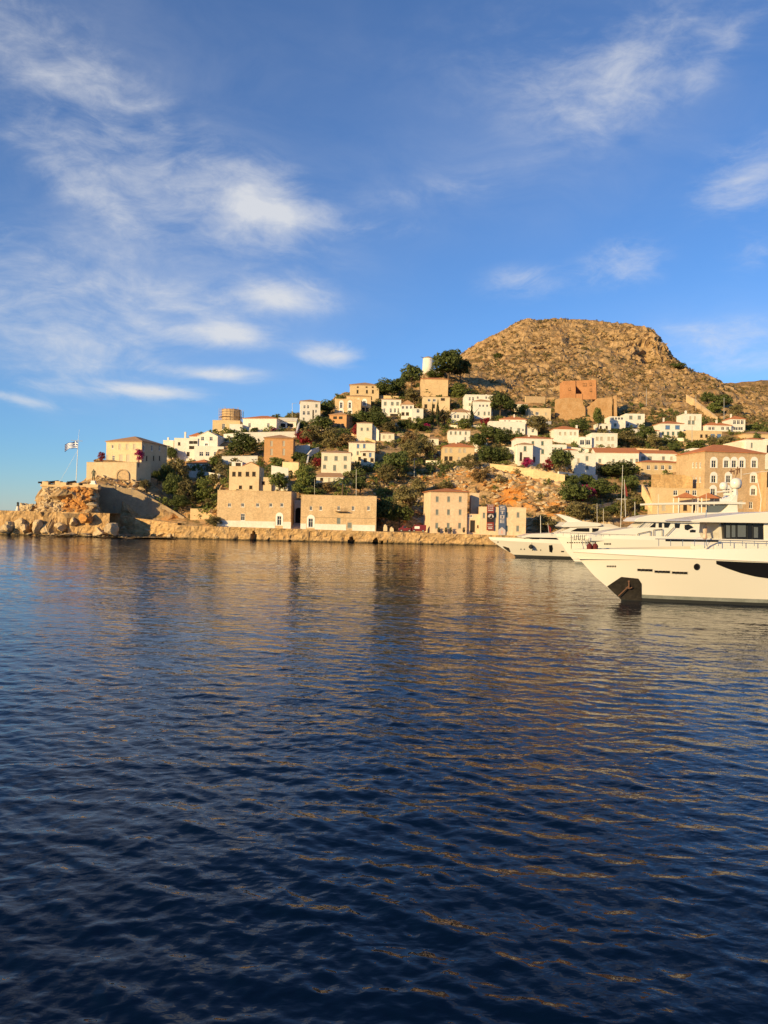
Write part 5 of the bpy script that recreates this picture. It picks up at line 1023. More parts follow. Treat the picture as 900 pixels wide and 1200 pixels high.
def glyph(q, ch, x, z, w_, h_, y=-.085):
    for r_, line in enumerate(GL[ch]):
        for c_, b_ in enumerate(line):
            if b_ == '1': q.box(x+c_*w_/3, y, z+(4-r_)*h_/5, x+(c_+1)*w_/3-.004, y+.02, z+(5-r_)*h_/5-.004)
def red(o, w_, h_):
    q = MB()
    for k, ch in enumerate('EOH'): glyph(q, ch, w_*(.12+.27*k), h_*.925, w_*.22, h_*.055)
    for k, ch in enumerate('IAE'): glyph(q, ch, w_*(.12+.27*k), h_*.835, w_*.22, h_*.06)
    q.box(w_*.15,-.085,h_*.76,w_*.85,-.065,h_*.80); q.box(w_*.12,-.085,h_*.215,w_*.78,-.065,h_*.25); q.box(w_*.1,-.085,h_*.145,w_*.88,-.065,h_*.165); q.box(w_*.2,-.085,h_*.05,w_*.8,-.065,h_*.11); q.build('lettering', MT['lettercloth'], o)
    q = MB(); q.box(0,-.078,h_*.32,w_,-.06,h_*.68); q.build('panel', MT['blackcloth'], o)
    q = MB(); n = 12; q.prism([(w_*(.55+.42*math.cos(math.pi*i/n)),-.10,h_*(.52+.12*math.sin(math.pi*i/n))) for i in range(n+1)]+[(w_*.3,-.10,h_*.45),(w_*.75,-.10,h_*.47)][::-1], [(w_*(.55+.42*math.cos(math.pi*i/n)),-.085,h_*(.52+.12*math.sin(math.pi*i/n))) for i in range(n+1)]+[(w_*.3,-.085,h_*.45),(w_*.75,-.085,h_*.47)][::-1]); q.build('figure', MT['lettercloth'], o)
def blue(o, w_, h_):
    q = MB()
    for k, ch in enumerate('STOE'): glyph(q, ch, w_*.2, h_*(.855-.15*k), w_*.62, h_*.115)
    q.build('lettering', MT['lettercloth'], o)
    q = MB(); q.prism([(.0,-.08,0),(w_,-.08,0),(w_,-.08,h_*.17),(w_*.5,-.08,h_*.27),(0,-.08,h_*.17)],[(.0,-.066,0),(w_,-.066,0),(w_,-.066,h_*.17),(w_*.5,-.066,h_*.27),(0,-.066,h_*.17)]); q.build('panel', MT['lettercloth'], o)
    q = MB(); q.prism([(w_*.4,-.1,h_*.05),(w_*.62,-.1,h_*.05),(w_*.55,-.1,h_*.16),(w_*.45,-.1,h_*.16)],[(w_*.4,-.085,h_*.05),(w_*.62,-.085,h_*.05),(w_*.55,-.085,h_*.16),(w_*.45,-.085,h_*.16)]); q.build('figure', MT['pinkcloth'], o)
banner(570.8, 578.6, 591.5, 621.5, 'long red banner with dark picture panel hanging on the museum wing', MT['redcloth'], red)
banner(584.6, 592.2, 592.2, 627, 'long blue grey banner with large pale letters hanging on the museum wing', MT['bluecloth'], blue)
# ------------------------------------------------------------------ vehicles on the quay
MT['redpaint'] = mat('redpaint', (.17, .018, .016), .35, spec=.5); MT['rubber'] = mat('rubber', (.02, .02, .02), .9)
def vehicle(px, py, L_, Hc, label, pts, boxw=None):
    o = empty('van' if boxw else 'pickup', P(px, py, 199.6), label, 'van' if boxw else 'pickup', 'red vehicles on the quay')
    q = MB(); q.prism([(x, -.9, z) for x, z in pts], [(x, .9, z) for x, z in pts]); q.build('body', MT['redpaint'], o)
    for x in (L_*.2, L_*.8):
        for y in (-.92, .74):
            q = MB(); q.tube((x,y,.34),(x,y+.2,.34),.34,n=14); wl = q.build('wheel', MT['rubber'], o)
            q = MB(); q.tube((x,y-.012 if y<0 else y+.2,.34),(x,y if y<0 else y+.212,.34),.18,n=10); q.build('rim', MT['pole'], wl)
    for y in (-.913, .9):
        q = MB(); x0, x1, z0, z1 = boxw or (L_*.35, L_*.55, 1.0, 1.5); q.box(x0,y,z0,x1,y+.013,z1); q.build('side_panel' if boxw else 'side_window', MT['trim'] if boxw else MT['glass'], o)
    for y in (-.6, .4):
        q = MB(); q.box(-.02,y,.62,.0,y+.22,.8); q.build('headlight', MT['trim'], o)
    q = MB(); q.box(-.08,-.85,.32,-.003,.85,.5); q.build('bumper', MT['iron'], o)
vehicle(467, 623, 3.5, 1.5, 'dark red pickup parked on the quay left of the red van', [(0,.3),(3.5,.3),(3.5,1.0),(2.0,1.0),(1.8,1.6),(1.05,1.65),(.7,1.05),(0,.9)])
vehicle(481.5, 623.3, 3.9, 1.9, 'red van with white side panel parked left of the museum', [(0,.3),(3.9,.3),(3.9,1.85),(1.0,1.9),(.45,1.15),(0,1.0)], (.9,2.2,.85,1.5))
# ------------------------------------------------------------------ small things on the quay
for px, lb in ((514, 'dark planter at the museum foot below its left ground floor window'), (522.5, 'dark planter at the museum foot between two ground floor windows'), (528, 'dark planter at the museum foot below its middle ground floor window'), (543.5, 'dark planter at the museum foot beside the round arched doorway')):
    o = empty('planter', P(px, 623.6, 198.6), lb, 'planter', 'planters along the museum foot')
    q = MB(); q.lathe((0,0,0),[(.26,-.1),(.36,.5),(.40,.52),(.40,.6)],10); q.build('pot', MT['iron'], o)
    c = link('foliage', SHR['pine'][0], o); c.location = (0,0,.85); c.scale = (.42,.42,.4)
for px, py, lb in ((451.5, 621, 'short pale stone pillar on the quay right of the second stone store'), (459, 621.5, 'low broken stone block on the quay beside the short pale pillar')):
    o = empty('stone_pillar', P(px, py, 198.4), lb, 'pillar'); k_ = 1 if px < 455 else .55
    q = MB(); q.box(-.5,-.5,-.3,.5,.5,.75*k_); q.box(-.42,-.42,.753*k_,.42,.42,1.15*k_); q.build('block', MT['sand'], o)
    q = MB(); q.lathe((0,0,1.153*k_),[(.3,0),(.34,.1),(.1,.28)],8); q.build('cap', MT['sand'], o)
# ------------------------------------------------------------------ poles
def pole(px, pt, pb, label, Y=None, r_=.09, arm=0):
    Y = Y or ground_Y(px, pb); a_ = P(px, pb, Y); b_ = P(px, pt, Y)-a_; o = empty('utility_pole', a_, label, 'pole')
    q = MB(); q.tube((0,0,-1.5), b_, r_, r_*.7, 6); q.build('pole', MT['pole'], o)
    if arm: q = MB(); q.tube(b_-Vector((0,0,.1)), b_+Vector((arm,0,.1)), .05, n=5); q.build('arm', MT['pole'], o)
pole(342.5, 472.5, 493, 'thin skyline pole with short arm left of the tall narrow white house', arm=2.0)
pole(417.5, 550, 581, 'pale pole on the right stone store before the dark shaded tree', Y=211, r_=.08)
pole(368.7, 561, 581, 'thin pole on the left part of the right stone store', Y=211, r_=.05)
pole(526.8, 434, 449, 'pale lamp pole in front of the largest dark pine'); pole(485.5, 537, 560, 'thin grey pole on the slope left of the cream garden wall', r_=.12)
pole(811, 499, 528, 'dark pole in front of the ochre store with blue windows', r_=.13); pole(757.5, 455, 478, 'thin pole on the bare mountain slope right of the brick ruin', r_=.13); pole(848.5, 466, 496, 'thin pole among the dark mountain trees on the right', r_=.13); pole(815.5, 463, 486, 'thin pole at the top of the diagonal wall', r_=.13)
# sunshades below the stone mansion
for px0, px1, py, lb in ((795,819,583,'left of two red tiled porch roofs below the stone mansion'),(822,845,583.5,'right of two red tiled porch roofs below the stone mansion')):
    Y = 203; a_ = P(px0, py, Y); b_ = P(px1, py, Y); o = empty('porch', (a_.x, Y, 2.2), lb, 'porch', 'tiled porches'); w_ = b_.x-a_.x; z = a_.z-2.2
    q = MB(); q.add([(0,0,z),(w_,0,z),(w_,4,z),(0,4,z),(w_/2,2,z+1.5)],[(3,2,1,0),(0,1,4),(1,2,4),(2,3,4),(3,0,4)]); q.build('roof', MT['tile'], o)
    for x, y in ((.15,.15),(w_-.15,.15),(w_-.15,3.8),(.15,3.8)): q = MB(); q.box(x-.1,y-.1,-.1,x+.1,y+.1,z-.003); q.build('post', MT['trim'], o)

# ------------------------------------------------------------------ yachts
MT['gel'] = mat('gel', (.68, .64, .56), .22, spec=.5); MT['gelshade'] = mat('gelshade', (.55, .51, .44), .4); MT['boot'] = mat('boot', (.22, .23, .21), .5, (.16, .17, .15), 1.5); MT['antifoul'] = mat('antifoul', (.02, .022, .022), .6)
MT['tint'] = mat('tint', (.010, .010, .012), .08, spec=.28); MT['steel'] = mat('steel', (.5, .48, .44), .25, metal=.9); MT['darksteel'] = mat('darksteel', (.07, .06, .05), .45, (.04, .035, .03), 3., metal=.6, bump=.02); MT['teak'] = mat('teak', (.33, .2, .1), .7); MT['canvas'] = mat('canvas', (.60, .50, .40), .9, (.45, .28, .2), 2.); MT['maroon'] = mat('maroon', (.10, .012, .012), .7); MT['glassclear'] = mat('glassclear', (.10, .11, .11), .08, spec=.6); MT['rust'] = mat('rust', (.15, .075, .045), .8)
class Hull:
    """levels from deck to keel: (bow x, z at bow, z at stern, half beam, fullness, fraction of length at full beam)"""
    def __init__(s, o, L_, levels): s.o = Vector(o); s.L = L_; s.lv = levels
    def pt(s, k, t, side=-1, out=0.):
        x0, z0, z1, B, p, tf = s.lv[k]; x = x0+(s.L-x0)*t; f = min(t/tf, 1); hb = B*(1-(1-f)**p)*(1-.10*max(0, (t-.75)/.25)**2)
        z = z0+(z1-z0)*(t if z1 >= z0 else min(1, t*2.2)); return Vector((x, side*(hb+out), z))
    def lev(s, kf, t, side=-1, out=0.):
        i = min(int(kf), len(s.lv)-2); f = kf-i; return s.pt(i, t, side, out).lerp(s.pt(i+1, t, side, out), f)
    def strip(s, k0, k1, name, m, parent, nt=44, nk=6, out=0., t0=0., t1=1., smooth=True, cap=True):
        q = MB(); tt = [t0+(t1-t0)*(i/nt)**1.35 for i in range(nt+1)]
        for side in (-1, 1):
            vs = [s.lev(k0+(k1-k0)*j/nk, t, side, out) for t in tt for j in range(nk+1)]
            fs = [(i*(nk+1)+j, (i+1)*(nk+1)+j, (i+1)*(nk+1)+j+1, i*(nk+1)+j+1) for i in range(nt) for j in range(nk)]
            q.add(vs, fs)
        if cap:
            a_ = [s.lev(k0+(k1-k0)*j/nk, t1, -1, out) for j in range(nk+1)]; b_ = [s.lev(k0+(k1-k0)*j/nk, t1, 1, out) for j in range(nk+1)]
            q.add(a_+b_[::-1], [tuple(range(2*nk+2))])
        return q.build(name, m, parent, smooth)
    def deck(s, drop, name, m, parent, nt=30):
        q = MB(); r_ = []
        for i in range(nt+1):
            t = i/nt; a_ = s.pt(0, t, -1, -.08); b_ = s.pt(0, t, 1, -.08); a_.z -= drop; b_.z -= drop; r_ += [a_, b_]
        q.add(r_, [(2*i, 2*i+2, 2*i+3, 2*i+1) for i in range(nt)]); return q.build(name, m, parent)
    def bvh(s):
        vs = []; fs = []; nt, nk = 160, 8; K_ = (len(s.lv)-1)
        for i in range(nt+1):
            for j in range(nk*K_+1): vs.append(s.o+s.lev(j/nk, (i/nt)**1.5))
        n = nk*K_+1; fs = [(i*n+j, (i+1)*n+j, (i+1)*n+j+1, i*n+j+1) for i in range(nt) for j in range(n-1)]
        s.tree = BVHTree.FromPolygons(vs, fs)
    def on(s, px, py):
        u, v = uv(px, py); d = Vector((u/900, 1, -v/900)).normalized(); h = s.tree.ray_cast(Vector((0,0,EYE)), d)
        if h[0] is None: return None, None
        n = h[1] if h[1].y < 0 else -h[1]; return h[0]-s.o, n
    def patch(s, pts, name, m, parent, proud=.015, thick=.05, sub=4):
        """a plate lying on the hull, outlined by picture points"""
        xs_ = [p[0] for p in pts]; x0, x1 = min(xs_), max(xs_); nx_ = max(2, min(40, int((x1-x0)/1.6)))
        cols = sorted({x0+(x1-x0)*(.002+.996*i/nx_) for i in range(nx_+1)} | {min(max(x, x0+.002*(x1-x0)), x1-.002*(x1-x0)) for x in xs_})
        m_ = 4; G = []
        for x in cols:
            yy = []
            for (ax, ay), (bx, by) in zip(pts, pts[1:]+pts[:1]):
                if ax != bx and min(ax, bx) <= x <= max(ax, bx): yy.append(ay+(by-ay)*(x-ax)/(bx-ax))
            if len(yy) < 2: continue
            l = [s.on(x, min(yy)+(max(yy)-min(yy))*k/m_) for k in range(m_+1)]
            if any(h is None for h, _ in l): continue
            G.append(l)
        if len(G) < 2: return None
        q = MB(); k = len(G); w_ = m_+1
        A = [h+n*proud for l in G for h, n in l]; B = [h-n*thick for l in G for h, n in l]
        f = [(i*w_+j, (i+1)*w_+j, (i+1)*w_+j+1, i*w_+j+1) for i in range(k-1) for j in range(m_)]
        rim = [i*w_ for i in range(k)]+[(k-1)*w_+j for j in range(1, w_)]+[i*w_+m_ for i in range(k-2, -1, -1)]+[j for j in range(m_-1, 0, -1)]
        q.add(A+B, f+[tuple(len(A)+v for v in r_) for r_ in f]+[(rim[i], rim[(i+1)%len(rim)], len(A)+rim[(i+1)%len(rim)], len(A)+rim[i]) for i in range(len(rim))])
        return q.build(name, m, parent)
def ext(o, pts, Y0, Y1, name, m, parent, in1=1., bev=0):
    """a solid whose side outline is given in the picture at distance Y0, extruded across the boat to Y1"""
    q = MB(); a_ = [P(x, y, Y0)-o for x, y in pts]; b_ = [v+Vector((0, Y1-Y0, 0)) for v in a_]; q.prism(a_, b_)
    ob = q.build(name, m, parent)
    if bev:
        bm = bmesh.new(); bm.from_mesh(ob.data); bmesh.ops.recalc_face_normals(bm, faces=bm.faces); bmesh.ops.bevel(bm, geom=bm.edges[:], offset=bev, segments=2, affect='EDGES', profile=.6); bm.to_mesh(ob.data); bm.free()
    return ob
def rail(o, pts, Y, name, parent, r_=.03, posts=(), m='steel'):
    q = MB(); w_ = [P(x, y, Y)-o for x, y in pts]
    for a_, b_ in zip(w_[:-1], w_[1:]): q.tube(a_, b_, r_, n=5)
    for x, y0, y1 in posts: q.tube(P(x, y0, Y)-o, P(x, y1, Y)-o, r_*.9, n=5)
    return q.build(name, MT[m], parent)
def dome(mb, c, r_): mb.lathe(c, [(r_*.55,-r_*.95),(r_*.9,-r_*.7),(r_,-.1*r_),(r_*.96,.3*r_),(r_*.8,.65*r_),(r_*.5,.88*r_),(r_*.08,r_)], 16)

# big yacht, right foreground
o = P(668, 643, 65.2); o.z = 0
ya = empty('yacht', o, 'large white motor yacht at the right edge with dark bow plate and black hull window', 'yacht', 'yachts moored along the harbour')
zb = P(668, 643.5, 65.2).z
HA = Hull(o, 34, [(0, zb, zb+1.15, 3.45, 2.3, .5), (.25, zb-.22, zb-.55, 3.5, 2.5, .5), (2.1, 2.0, 2.0, 3.02, 2.1, .52), (3.85, 0.55, .55, 2.72, 1.7, .55), (4.2, .25, .25, 2.68, 1.67, .55), (5.2, -.8, -.8, 2.6, 1.5, .55)])
HA.strip(0, 1, 'bulwark', MT['gel'], ya, nk=3); HA.strip(1, 3, 'hull', MT['gel'], ya, nk=8); HA.strip(3, 4, 'boot_stripe', MT['boot'], ya, nk=2, out=.012); HA.strip(4, 5, 'keel', MT['antifoul'], ya, nk=2)
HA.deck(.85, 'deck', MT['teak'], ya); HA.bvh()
q = MB(); tt = [i/40 for i in range(41)]
for sd in (-1, 1):
    l = [HA.lev(1.0, t, sd, .03) for t in tt]
    for a_, b_ in zip(l[:-1], l[1:]): q.tube(a_, b_, .035, n=5)
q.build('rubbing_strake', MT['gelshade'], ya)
HA.patch([(711.5,687),(728,676),(748,678),(752,684),(752,703.5),(735,703),(722.5,700)], 'bow_plate', MT['darksteel'], ya, .03)
h, nn = HA.on(737, 684); an = link('anchor', None, ya); an.location = h+nn*.12
q = MB(); q.tube((0,0,.35),(0,-.05,-.45),.07,n=8); q.tube((-.35,-.05,-.35),(0,-.06,-.5),.07,.05); q.tube((.35,-.05,-.35),(0,-.06,-.5),.07,.05); q.lathe((0,-.02,.35),[(.1,-.08),(.16,0),(.1,.1)],8); me_ = q.mesh('anchor', MT['rust'])
an_ = bpy.data.objects.new('anchor', me_); COL.objects.link(an_); an_.parent = ya; an_.location = an.location; an_.scale = (.72, .72, .72); bpy.data.objects.remove(an)
q = MB(); a_ = h+nn*.2+Vector((0,0,-.1)); h2, n2 = HA.on(728, 694); q.tube(a_, h2+n2*.2+Vector((-.25,0,-.25)), .04, n=5); q.build('anchor_chain', MT['rust'], ya)
for x in np.arange(711, 721, 1.9): HA.patch([(x,662.6),(x+1.4,662.8),(x+1.4,664.8),(x,664.6)], 'vent', MT['dark'], ya, .01, sub=1)
for x0, x1, y in ((747,764.5,667.6),(767,785,669.6),(787.5,805.5,670.8)):
    HA.patch([(x0-.8,y-1.8),(x1+.8,y-1.3),(x1+.8,y+2.6),(x0-.8,y+2.0)], 'slot_frame', MT['gelshade'], ya, .012, sub=3); HA.patch([(x0,y-1.1),(x1,y-.6),(x1,y+1.9),(x0,y+1.2)], 'slot_window', MT['tint'], ya, .03, sub=3)
    for k in range(1, 4):
        xx = x0+(x1-x0)*k/4; HA.patch([(xx-.5,y-1),(xx+.5,y-1),(xx+.5,y+1.7),(xx-.5,y+1.6)], 'slot_bar', MT['steel'], ya, .045, sub=1)
circ = lambda cx, cy, rx, ry, n=14: [(cx+rx*math.cos(2*math.pi*i/n), cy+ry*math.sin(2*math.pi*i/n)) for i in range(n)]
HA.patch(circ(816.6,664.2,3.9,4.1), 'porthole_ring', MT['steel'], ya, .02, sub=1); HA.patch(circ(816.2,664.2,2.9,3.2), 'porthole', MT['tint'], ya, .035, sub=1)
HA.patch([(839,657.2),(870,658.6),(900,659.6),(960,662),(960,683),(920,680),(900,677.8),(885,675.6),(868,671.5),(852,666),(839.5,661)], 'hull_window', MT['tint'], ya, .02, sub=3)
yn = 62.65
ext(o, [(838,640),(846,631.5),(896,632.5),(1010,636),(1010,646),(838,646)], yn, yn+5.1, 'cabin_base', MT['gel'], ya, bev=.04)
ext(o, [(847,611.5),(898,612.5),(897,633),(848.5,632)], yn+.25, yn+4.85, 'wheelhouse_glass', MT['tint'], ya)
for x0, x1, y0, y1 in ((851,855.5,615.5,630),(857.5,861.8,615.5,629.5),(864.5,874,615.3,629.2),(883.5,888.3,617.5,630.2)):
    ext(o, [(x0,y0),(x1,y0+.3),(x1,y1),(x0,y1)], yn+.235, yn+.252, 'inner_pane', MT['glassclear'], ya)
for x in (849.2, 856.6, 863.2, 875.8, 882): ext(o, [(x-.5,612.4),(x+.5,612.4),(x+.5,632),(x-.5,632)], yn+.215, yn+.262, 'mullion', MT['antifoul'], ya)
ext(o, [(895.5,612.5),(1010,615),(1010,637),(896,633)], yn+.1, yn+5, 'cabin_side', MT['gel'], ya, bev=.03)
ext(o, [(809,610.5),(813,608.8),(840,605.2),(870,601.8),(905,599.5),(1010,600),(1010,614.5),(900,613.2),(846,612.4),(812,612)], yn-.35, yn+5.5, 'roof', MT['gel'], ya, bev=.06)
ext(o, [(780,631.8),(842,632.6),(842,635.2),(780,634.4)], yn-.4, yn-.36, 'bulwark_glass', MT['tint'], ya)
rail(o, [(768,631.5),(800,632),(845,633),(900,634.5),(960,637)], yn-.5, 'handrail', ya, .03, [(x, 632+(x-768)*.02, 640) for x in range(772, 960, 14)])
ext(o, [(843,613.5),(846.5,611.5),(848.8,631.5),(844.5,631.5),(842,624)], yn+.6, yn+4.5, 'windscreen_frame', MT['gelshade'], ya)
fs_ = empty('furled_flag', P(826, 634, 63.8), 'tan furled cloth tied round a slim staff on the big yacht foredeck', 'flag')
q = MB(); q.tube((0,0,-.6),(.06,0,2.6),.035,n=6); q.build('staff', MT['steel'], fs_)
q = MB(); q.lathe((0,0,0),[(.06,.1),(.2,.25),(.13,.6),(.19,.9),(.12,1.25),(.17,1.6),(.08,2.0)],10); q.build('cloth', MT['canvas'], fs_)
for k, (x, lb) in enumerate(((691, 'left of two dark maroon deck covers by the big yacht bow'), (697.5, 'right of two dark maroon deck covers by the big yacht bow'))):
    b_ = P(x, 641.0, 65.3); cv = empty('deck_cover', b_, lb, 'cover', 'maroon covers at the bow')
    q = MB(); q.lathe((0,0,0),[(.2,-.9),(.24,-.15),(.26,.08),(.16,.26),(.03,.32)],10); q.build('cover', MT['maroon'], cv)
    q = MB(); q.lathe((0,0,.32),[(.06,0),(.08,.06),(.02,.12)],8); q.build('knob', MT['dark'], cv)

# flybridge yacht in the middle
o = P(651, 626, 122); o.z = 0; zb = P(651, 625.5, 122).z
yb = empty('yacht', o, 'white flybridge yacht with two radar domes moored behind the big yacht', 'yacht', 'yachts moored along the harbour')
HB = Hull(o, 38, [(0, zb, zb+.1, 3.6, 2.2, .45), (.3, zb-.5, zb-.6, 3.6, 2.3, .45), (1.8, 1.8, 1.8, 3.4, 2.0, .5), (3.1, .3, .3, 3.2, 1.7, .55), (3.3, 0, 0, 3.1, 1.65, .55), (4, -.8, -.8, 2.8, 1.5, .55)])
HB.strip(0, 1, 'bulwark', MT['gel'], yb, nk=2); HB.strip(1, 3, 'hull', MT['gel'], yb, nk=8); HB.strip(3, 4, 'boot_stripe', MT['boot'], yb, nk=2, out=.012); HB.strip(4, 5, 'keel', MT['antifoul'], yb, nk=2); HB.deck(.5, 'deck', MT['gelshade'], yb); HB.bvh()
for x in np.arange(708, 716, 1.7): HB.patch([(x,636.4),(x+1.2,636.5),(x+1.2,638.4),(x,638.3)], 'lettering', MT['dark'], yb, .02, sub=1)
for x in np.arange(664.5, 689, 2.7): HB.patch([(x,635.2),(x+1.6,635.3),(x+1.5,636.6),(x+.2,636.4)], 'fairlead', MT['darksteel'], yb, .03, sub=1)
rail(o, [(669.5,627),(669.5,643)], 118.6, 'staff', yb, .05, m='darksteel')
for x in (673, 677.5, 682.5): rail(o, [(x,626.5),(x+.2,632.5),(x+2.3,632.8),(x+2.8,626.8)], 118.4, 'bow_rail', yb, .05, m='darksteel')
rail(o, [(656,624),(690,625.3),(745,627)], 119.2, 'foredeck_rail', yb, .03, [(x, 624+(x-656)*.034, 628) for x in range(660, 745, 9)])
yc, yd_ = 119.6, 124.6
ext(o, [(690,629),(712,622.5),(742,618.5),(762,618),(835,620),(835,634),(690,634)], yc, yd_, 'coachroof', MT['gel'], yb, bev=.08)
ext(o, [(742,621),(757,610.5),(832,611),(838,613),(838,626),(742,626)], yc+.15, yd_-.15, 'wheelhouse', MT['gel'], yb, bev=.05)
for pts in ([(759.5,619),(767,612.8),(768.5,612.8),(768,619.5)], [(771.8,612.8),(775.8,612.8),(775.8,619.6),(771.8,619.4)], [(778.2,612.8),(786,613),(783,619),(778.4,619.4)], [(790.5,613.5),(797,613.8),(796,620),(791,620)]):
    ext(o, pts, yc+.12, yc+.2, 'side_window', MT['tint'], yb)
ext(o, [(744.5,619.5),(756,611.3),(758.8,611.3),(749,619.5)], yc+.1, yc+.2, 'windscreen', MT['glassclear'], yb)
for k in range(4):
    x = 745.8+k*3.1; ext(o, [(x,619.6),(x+10,611),(x+10.7,611),(x+.8,619.6)], yc+.04, yc+.09, 'windscreen_bar', MT['gel'], yb)
ext(o, [(743,610.8),(748,606.5),(762,603.6),(800,601),(850,600.4),(874,600.6),(874,608),(838,613.2),(800,612.6),(746,611.6)], yc-.4, yd_+.4, 'roof', MT['gel'], yb, bev=.1)
ext(o, [(813,613.5),(874,609.5),(874,630),(813,630)], yc+.05, yd_, 'aft_cabin', MT['gel'], yb)
for pts in ([(802.5,615.2),(807,614.4),(812.4,617.6),(806,621.5),(802.5,620.6)], [(808.5,621.4),(812,620.5),(815.5,621.4),(815,624),(808.5,624)], [(819.5,622.4),(823,621.2),(823,624),(819,624.2)], [(830,614.6),(846,614.2),(845,622),(832,622)]):
    ext(o, pts, yc-.02, yc+.1, 'aft_window', MT['tint'] if pts[0][0] < 829 else MT['glassclear'], yb)
ext(o, [(761.5,589.6),(850,587.6),(874,588.8),(874,591),(850,590.6),(761.5,591.8)], yc+.2, yd_-.2, 'hardtop', MT['gel'], yb, bev=.04)
for x, y in ((771,604),(744,604),(827.6,602)): rail(o, [(x,591 if x>750 else 588),(x,y)], yc+.5, 'hardtop_post', yb, .04, m='gel')
ext(o, [(828.5,592.4),(852,592),(843,600.5),(828.5,601)], yc+.8, yc+.9, 'side_screen', MT['glassclear'], yb)
ext(o, [(836,602),(846,599.5),(853,593.5),(858,584),(862,579.5),(864.6,580),(864,588),(865,600),(862,603)], yc+.5, yd_-.5, 'radar_arch', MT['gel'], yb, bev=.06)
for x, y, r_ in ((847.8,569.5,4.7),(862.2,566.5,6.6)):
    q = MB(); dome(q, P(x, y, 122)-o, r_*122/900); q.build('radar_dome', MT['gel'], yb, True)
q = MB(); a_ = P(861,580,122)-o; q.tube(a_, P(861.5,572,122)-o, .5,.35,8); q.tube(P(850,578,122)-o, P(848,573.5,122)-o, .2,.2,6); q.tube(P(838,577,121.6)-o, P(858,574.8,121.6)-o, .12,.12,6); q.tube(P(848,579,122)-o, P(861,579,122)-o, .25,.25,6); q.build('mast', MT['gel'], yb)
q = MB()
for x, y0, y1 in ((856.5,555,549.5),(860,556,551),(864,556,547),(866.2,554,548.5)): q.tube(P(x,y0,122)-o, P(x+.3,y1,122)-o, .09,.09,5)
q.tube(P(855,552.5,122)-o, P(860,552,122)-o, .12,.12,5); q.tube(P(862,550.5,122)-o, P(866.5,550,122)-o, .1,.1,5); q.tube(P(862,560,122)-o, P(864,550,122)-o, .05,.05,5); q.build('sensor', MT['rust'], yb)
rail(o, [(868.5,549),(868.5,566)], 122, 'antenna', yb, .04, m='gel'); rail(o, [(870,556),(884,553.6),(908,551.5)], 122.5, 'antenna', yb, .05, m='gel'); rail(o, [(887,560),(890.5,577),(892,585),(890.5,600)], 122.5, 'antenna', yb, .06, m='gel'); rail(o, [(827.6,578),(827.8,592)], 120.5, 'antenna', yb, .03, m='gel')
rail(o, [(747.5,631),(747.5,625.5),(762,622.3),(762,631)], 119.3, 'side_rail', yb, .05, m='darksteel'); rail(o, [(766,632),(766,621),(776,620),(776,632),(790,618)], 119.3, 'side_rail', yb, .05, m='darksteel')
rail(o, [(771.5,579),(771.7,604)], 120.2, 'antenna', yb, .03, m='gel')

# rear yacht on the left
o = P(572.5, 629.5, 138); o.z = 0; zb = P(572.5, 629.3, 138).z
yr = empty('yacht', o, 'white rear yacht with raked arch and hanging black fender left of the other yachts', 'yacht', 'yachts moored along the harbour')
HC = Hull(o, 30, [(0, zb, zb-.15, 3.1, 2.3, .5), (.3, zb-.5, zb-.9, 3.1, 2.4, .5), (2.6, 1.5, 1.5, 2.9, 2.0, .52), (4.6, .45, .45, 2.75, 1.7, .55), (4.9, 0, 0, 2.7, 1.6, .55), (5.6, -.8, -.8, 2.3, 1.5, .55)])
HC.strip(0, 1, 'bulwark', MT['gel'], yr, nk=2); HC.strip(1, 3, 'hull', MT['gel'], yr, nk=8); HC.strip(3, 4, 'boot_stripe', MT['antifoul'], yr, nk=2, out=.012); HC.strip(4, 5, 'keel', MT['antifoul'], yr, nk=2); HC.deck(.35, 'deck', MT['gelshade'], yr); HC.bvh()
HC.patch([(589,640.2),(596,640.6),(598.5,647),(594,646.5)], 'anchor_pocket', MT['dark'], yr, .02, sub=2); HC.patch([(592.5,645.2),(597,645),(598,646.6)], 'anchor', MT['steel'], yr, .08, sub=1)
for x in (610.5, 614.5, 624.2, 629, 633.6): HC.patch(circ(x, 643.6 if x < 620 else 644.6, .75, .75, 8), 'porthole', MT['tint'], yr, .02, sub=1)
HC.patch([(643.2,639),(647.2,638.6),(648,643),(647,647.6),(643.8,646.6)], 'hull_window', MT['tint'], yr, .02, sub=2); HC.patch([(583,634.5),(584.2,634.5),(584.2,636),(583,636)], 'fairlead', MT['dark'], yr, .02, sub=1); HC.patch([(657.5,645.6),(661,645.6),(661,647),(657.5,647)], 'vent', MT['tint'], yr, .02, sub=1)
h, nn = HC.on(622.3, 638.6); fd_ = empty('fender', o+h+nn*.4+Vector((0,0,-.1)), 'black ball fender hanging on the rear yacht hull', 'fender')
q = MB(); q.lathe((0,0,0),[(.05,-.42),(.3,-.25),(.42,0),(.28,.26),(.08,.42)],12); q.build('ball', MT['rubber'], fd_, True); q = MB(); q.tube((0,0,.4),(0,.1,1.4),.03,n=4); q.build('rope', MT['trim'], fd_)
yc, yd_ = 135.4, 140.4
ext(o, [(612,630.4),(611,628.6),(622,625.8),(650,624.8),(668,626),(668,633),(652,631)], yc, yd_, 'cabin_roof', MT['gel'], yr, bev=.05); ext(o, [(615.5,629.6),(652,630.2),(655,633.2),(640,632.6),(622,631.4)], yc-.06, yc+.05, 'cabin_window', MT['tint'], yr)
ext(o, [(650,630),(655,624.5),(669,618.4),(705,617.4),(742,621),(742,634),(650,634)], yc+.1, yd_-.1, 'wheelhouse', MT['gel'], yr, bev=.05)
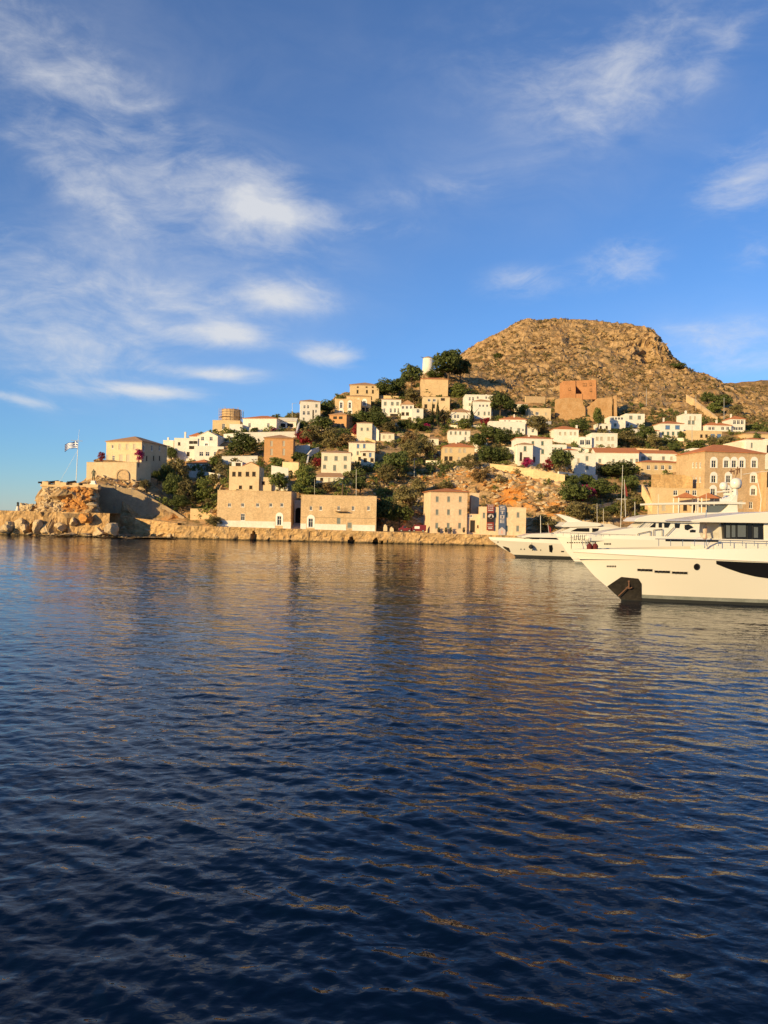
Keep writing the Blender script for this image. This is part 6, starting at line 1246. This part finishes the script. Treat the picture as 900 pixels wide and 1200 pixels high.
ext(o, [(668.5,622.6),(676.5,619),(690.5,618.8),(690.5,623.2)], yc+.05, yc+.15, 'side_window', MT['tint'], yr); ext(o, [(694,619),(702,619.2),(700,623.2),(694,623.4)], yc+.05, yc+.15, 'side_window', MT['tint'], yr)
ext(o, [(657.5,616.6),(664,612),(684,611),(702.5,613),(706,615.4),(700,617.2),(660,617.8)], yc-.1, yd_+.1, 'hardtop', MT['gel'], yr, bev=.06)
ext(o, [(651.5,602.6),(655.5,602.4),(668,605.6),(683.5,611.2),(683,613.2),(667,613),(661,608.6)], yc+.8, yc+1.2, 'arch', MT['gel'], yr, bev=.04); ext(o, [(651.5,602.6),(655.5,602.4),(668,605.6),(683.5,611.2),(683,613.2),(667,613),(661,608.6)], yd_-1.2, yd_-.8, 'arch', MT['gel'], yr, bev=.04); ext(o, [(651.5,602.6),(655.5,602.4),(661,604),(660,606.6)], yc+1.21, yd_-1.21, 'arch_bridge', MT['gel'], yr)
for x in (668.8, 693): ext(o, [(x-1,617),(x+1,617),(x+1,619.6),(x-1,619.6)], yc+.3, yc+.6, 'hardtop_post', MT['gel'], yr)
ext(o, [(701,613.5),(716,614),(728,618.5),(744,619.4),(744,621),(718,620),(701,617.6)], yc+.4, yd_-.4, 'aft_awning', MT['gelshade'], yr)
rail(o, [(633.4,604),(633.6,627)], 138, 'antenna', yr, .05, m='gel'); rail(o, [(707,596),(707.2,615)], 138, 'antenna', yr, .03, m='gel'); rail(o, [(699.6,590),(699.8,613)], 138, 'antenna', yr, .03, m='gel')
rf = empty('small_flag', P(643.6, 625, 134.8), 'small red pennant on a staff at the rear yacht cabin roof', 'flag')
q = MB(); q.tube((0,0,-.2),(-.3,0,1.8),.03,n=5); q.build('staff', MT['gel'], rf); q = MB(); q.prism([(-.28,0,1.6),(.35,.05,.9),(.3,.0,.1),(-.08,0,.2)],[(-.28,.03,1.6),(.35,.08,.9),(.3,.03,.1),(-.08,.03,.2)]); q.build('cloth', MT['redcloth'], rf)
rf = empty('small_flag', P(733.5, 588, 152), 'red pennant on a mast below the umbrella pine', 'flag')
q = MB(); q.tube((0,0,-3),(-.4,0,4.4),.06,.04,n=5); q.build('staff', MT['gel'], rf); q = MB(); q.prism([(-.35,0,4),(.2,.05,2.4),(.3,.0,1),(-.08,0,1.2)],[(-.35,.03,4),(.2,.08,2.4),(.3,.03,1),(-.08,.03,1.2)]); q.build('cloth', MT['redcloth'], rf)
ms = empty('sailboat', P(727, 618, 160)*1.0, 'small moored sailboat hidden behind the yachts with a pale mast below the umbrella pine', 'boat'); ms.location.z = 0
q = MB(); q.prism([(-3.5,-.0,1.4),(-2.2,-1.1,1.2),(3,-1.1,1.1),(3,1.1,1.1),(-2.2,1.1,1.2)],[(-2.9,0,-.4),(-1.8,-.6,-.4),(2.6,-.6,-.4),(2.6,.6,-.4),(-1.8,.6,-.4)]); q.build('hull', MT['gel'], ms)
zt_ = P(727.5, 545, 160).z; q = MB(); q.tube((0,0,.6),(.2,0,zt_),.055,.035,n=7); q.build('mast', MT['trim'], ms); q = MB(); q.tube((-1.0,0,zt_*.62),(1.2,0,zt_*.62),.05,n=5); q.build('spreader', MT['trim'], ms); q = MB(); q.tube((.1,0,zt_*.85),(-3.2,0,1.4),.02,n=4); q.tube((.1,0,zt_*.85),(2.9,0,1.2),.02,n=4); q.build('stay', MT['iron'], ms)
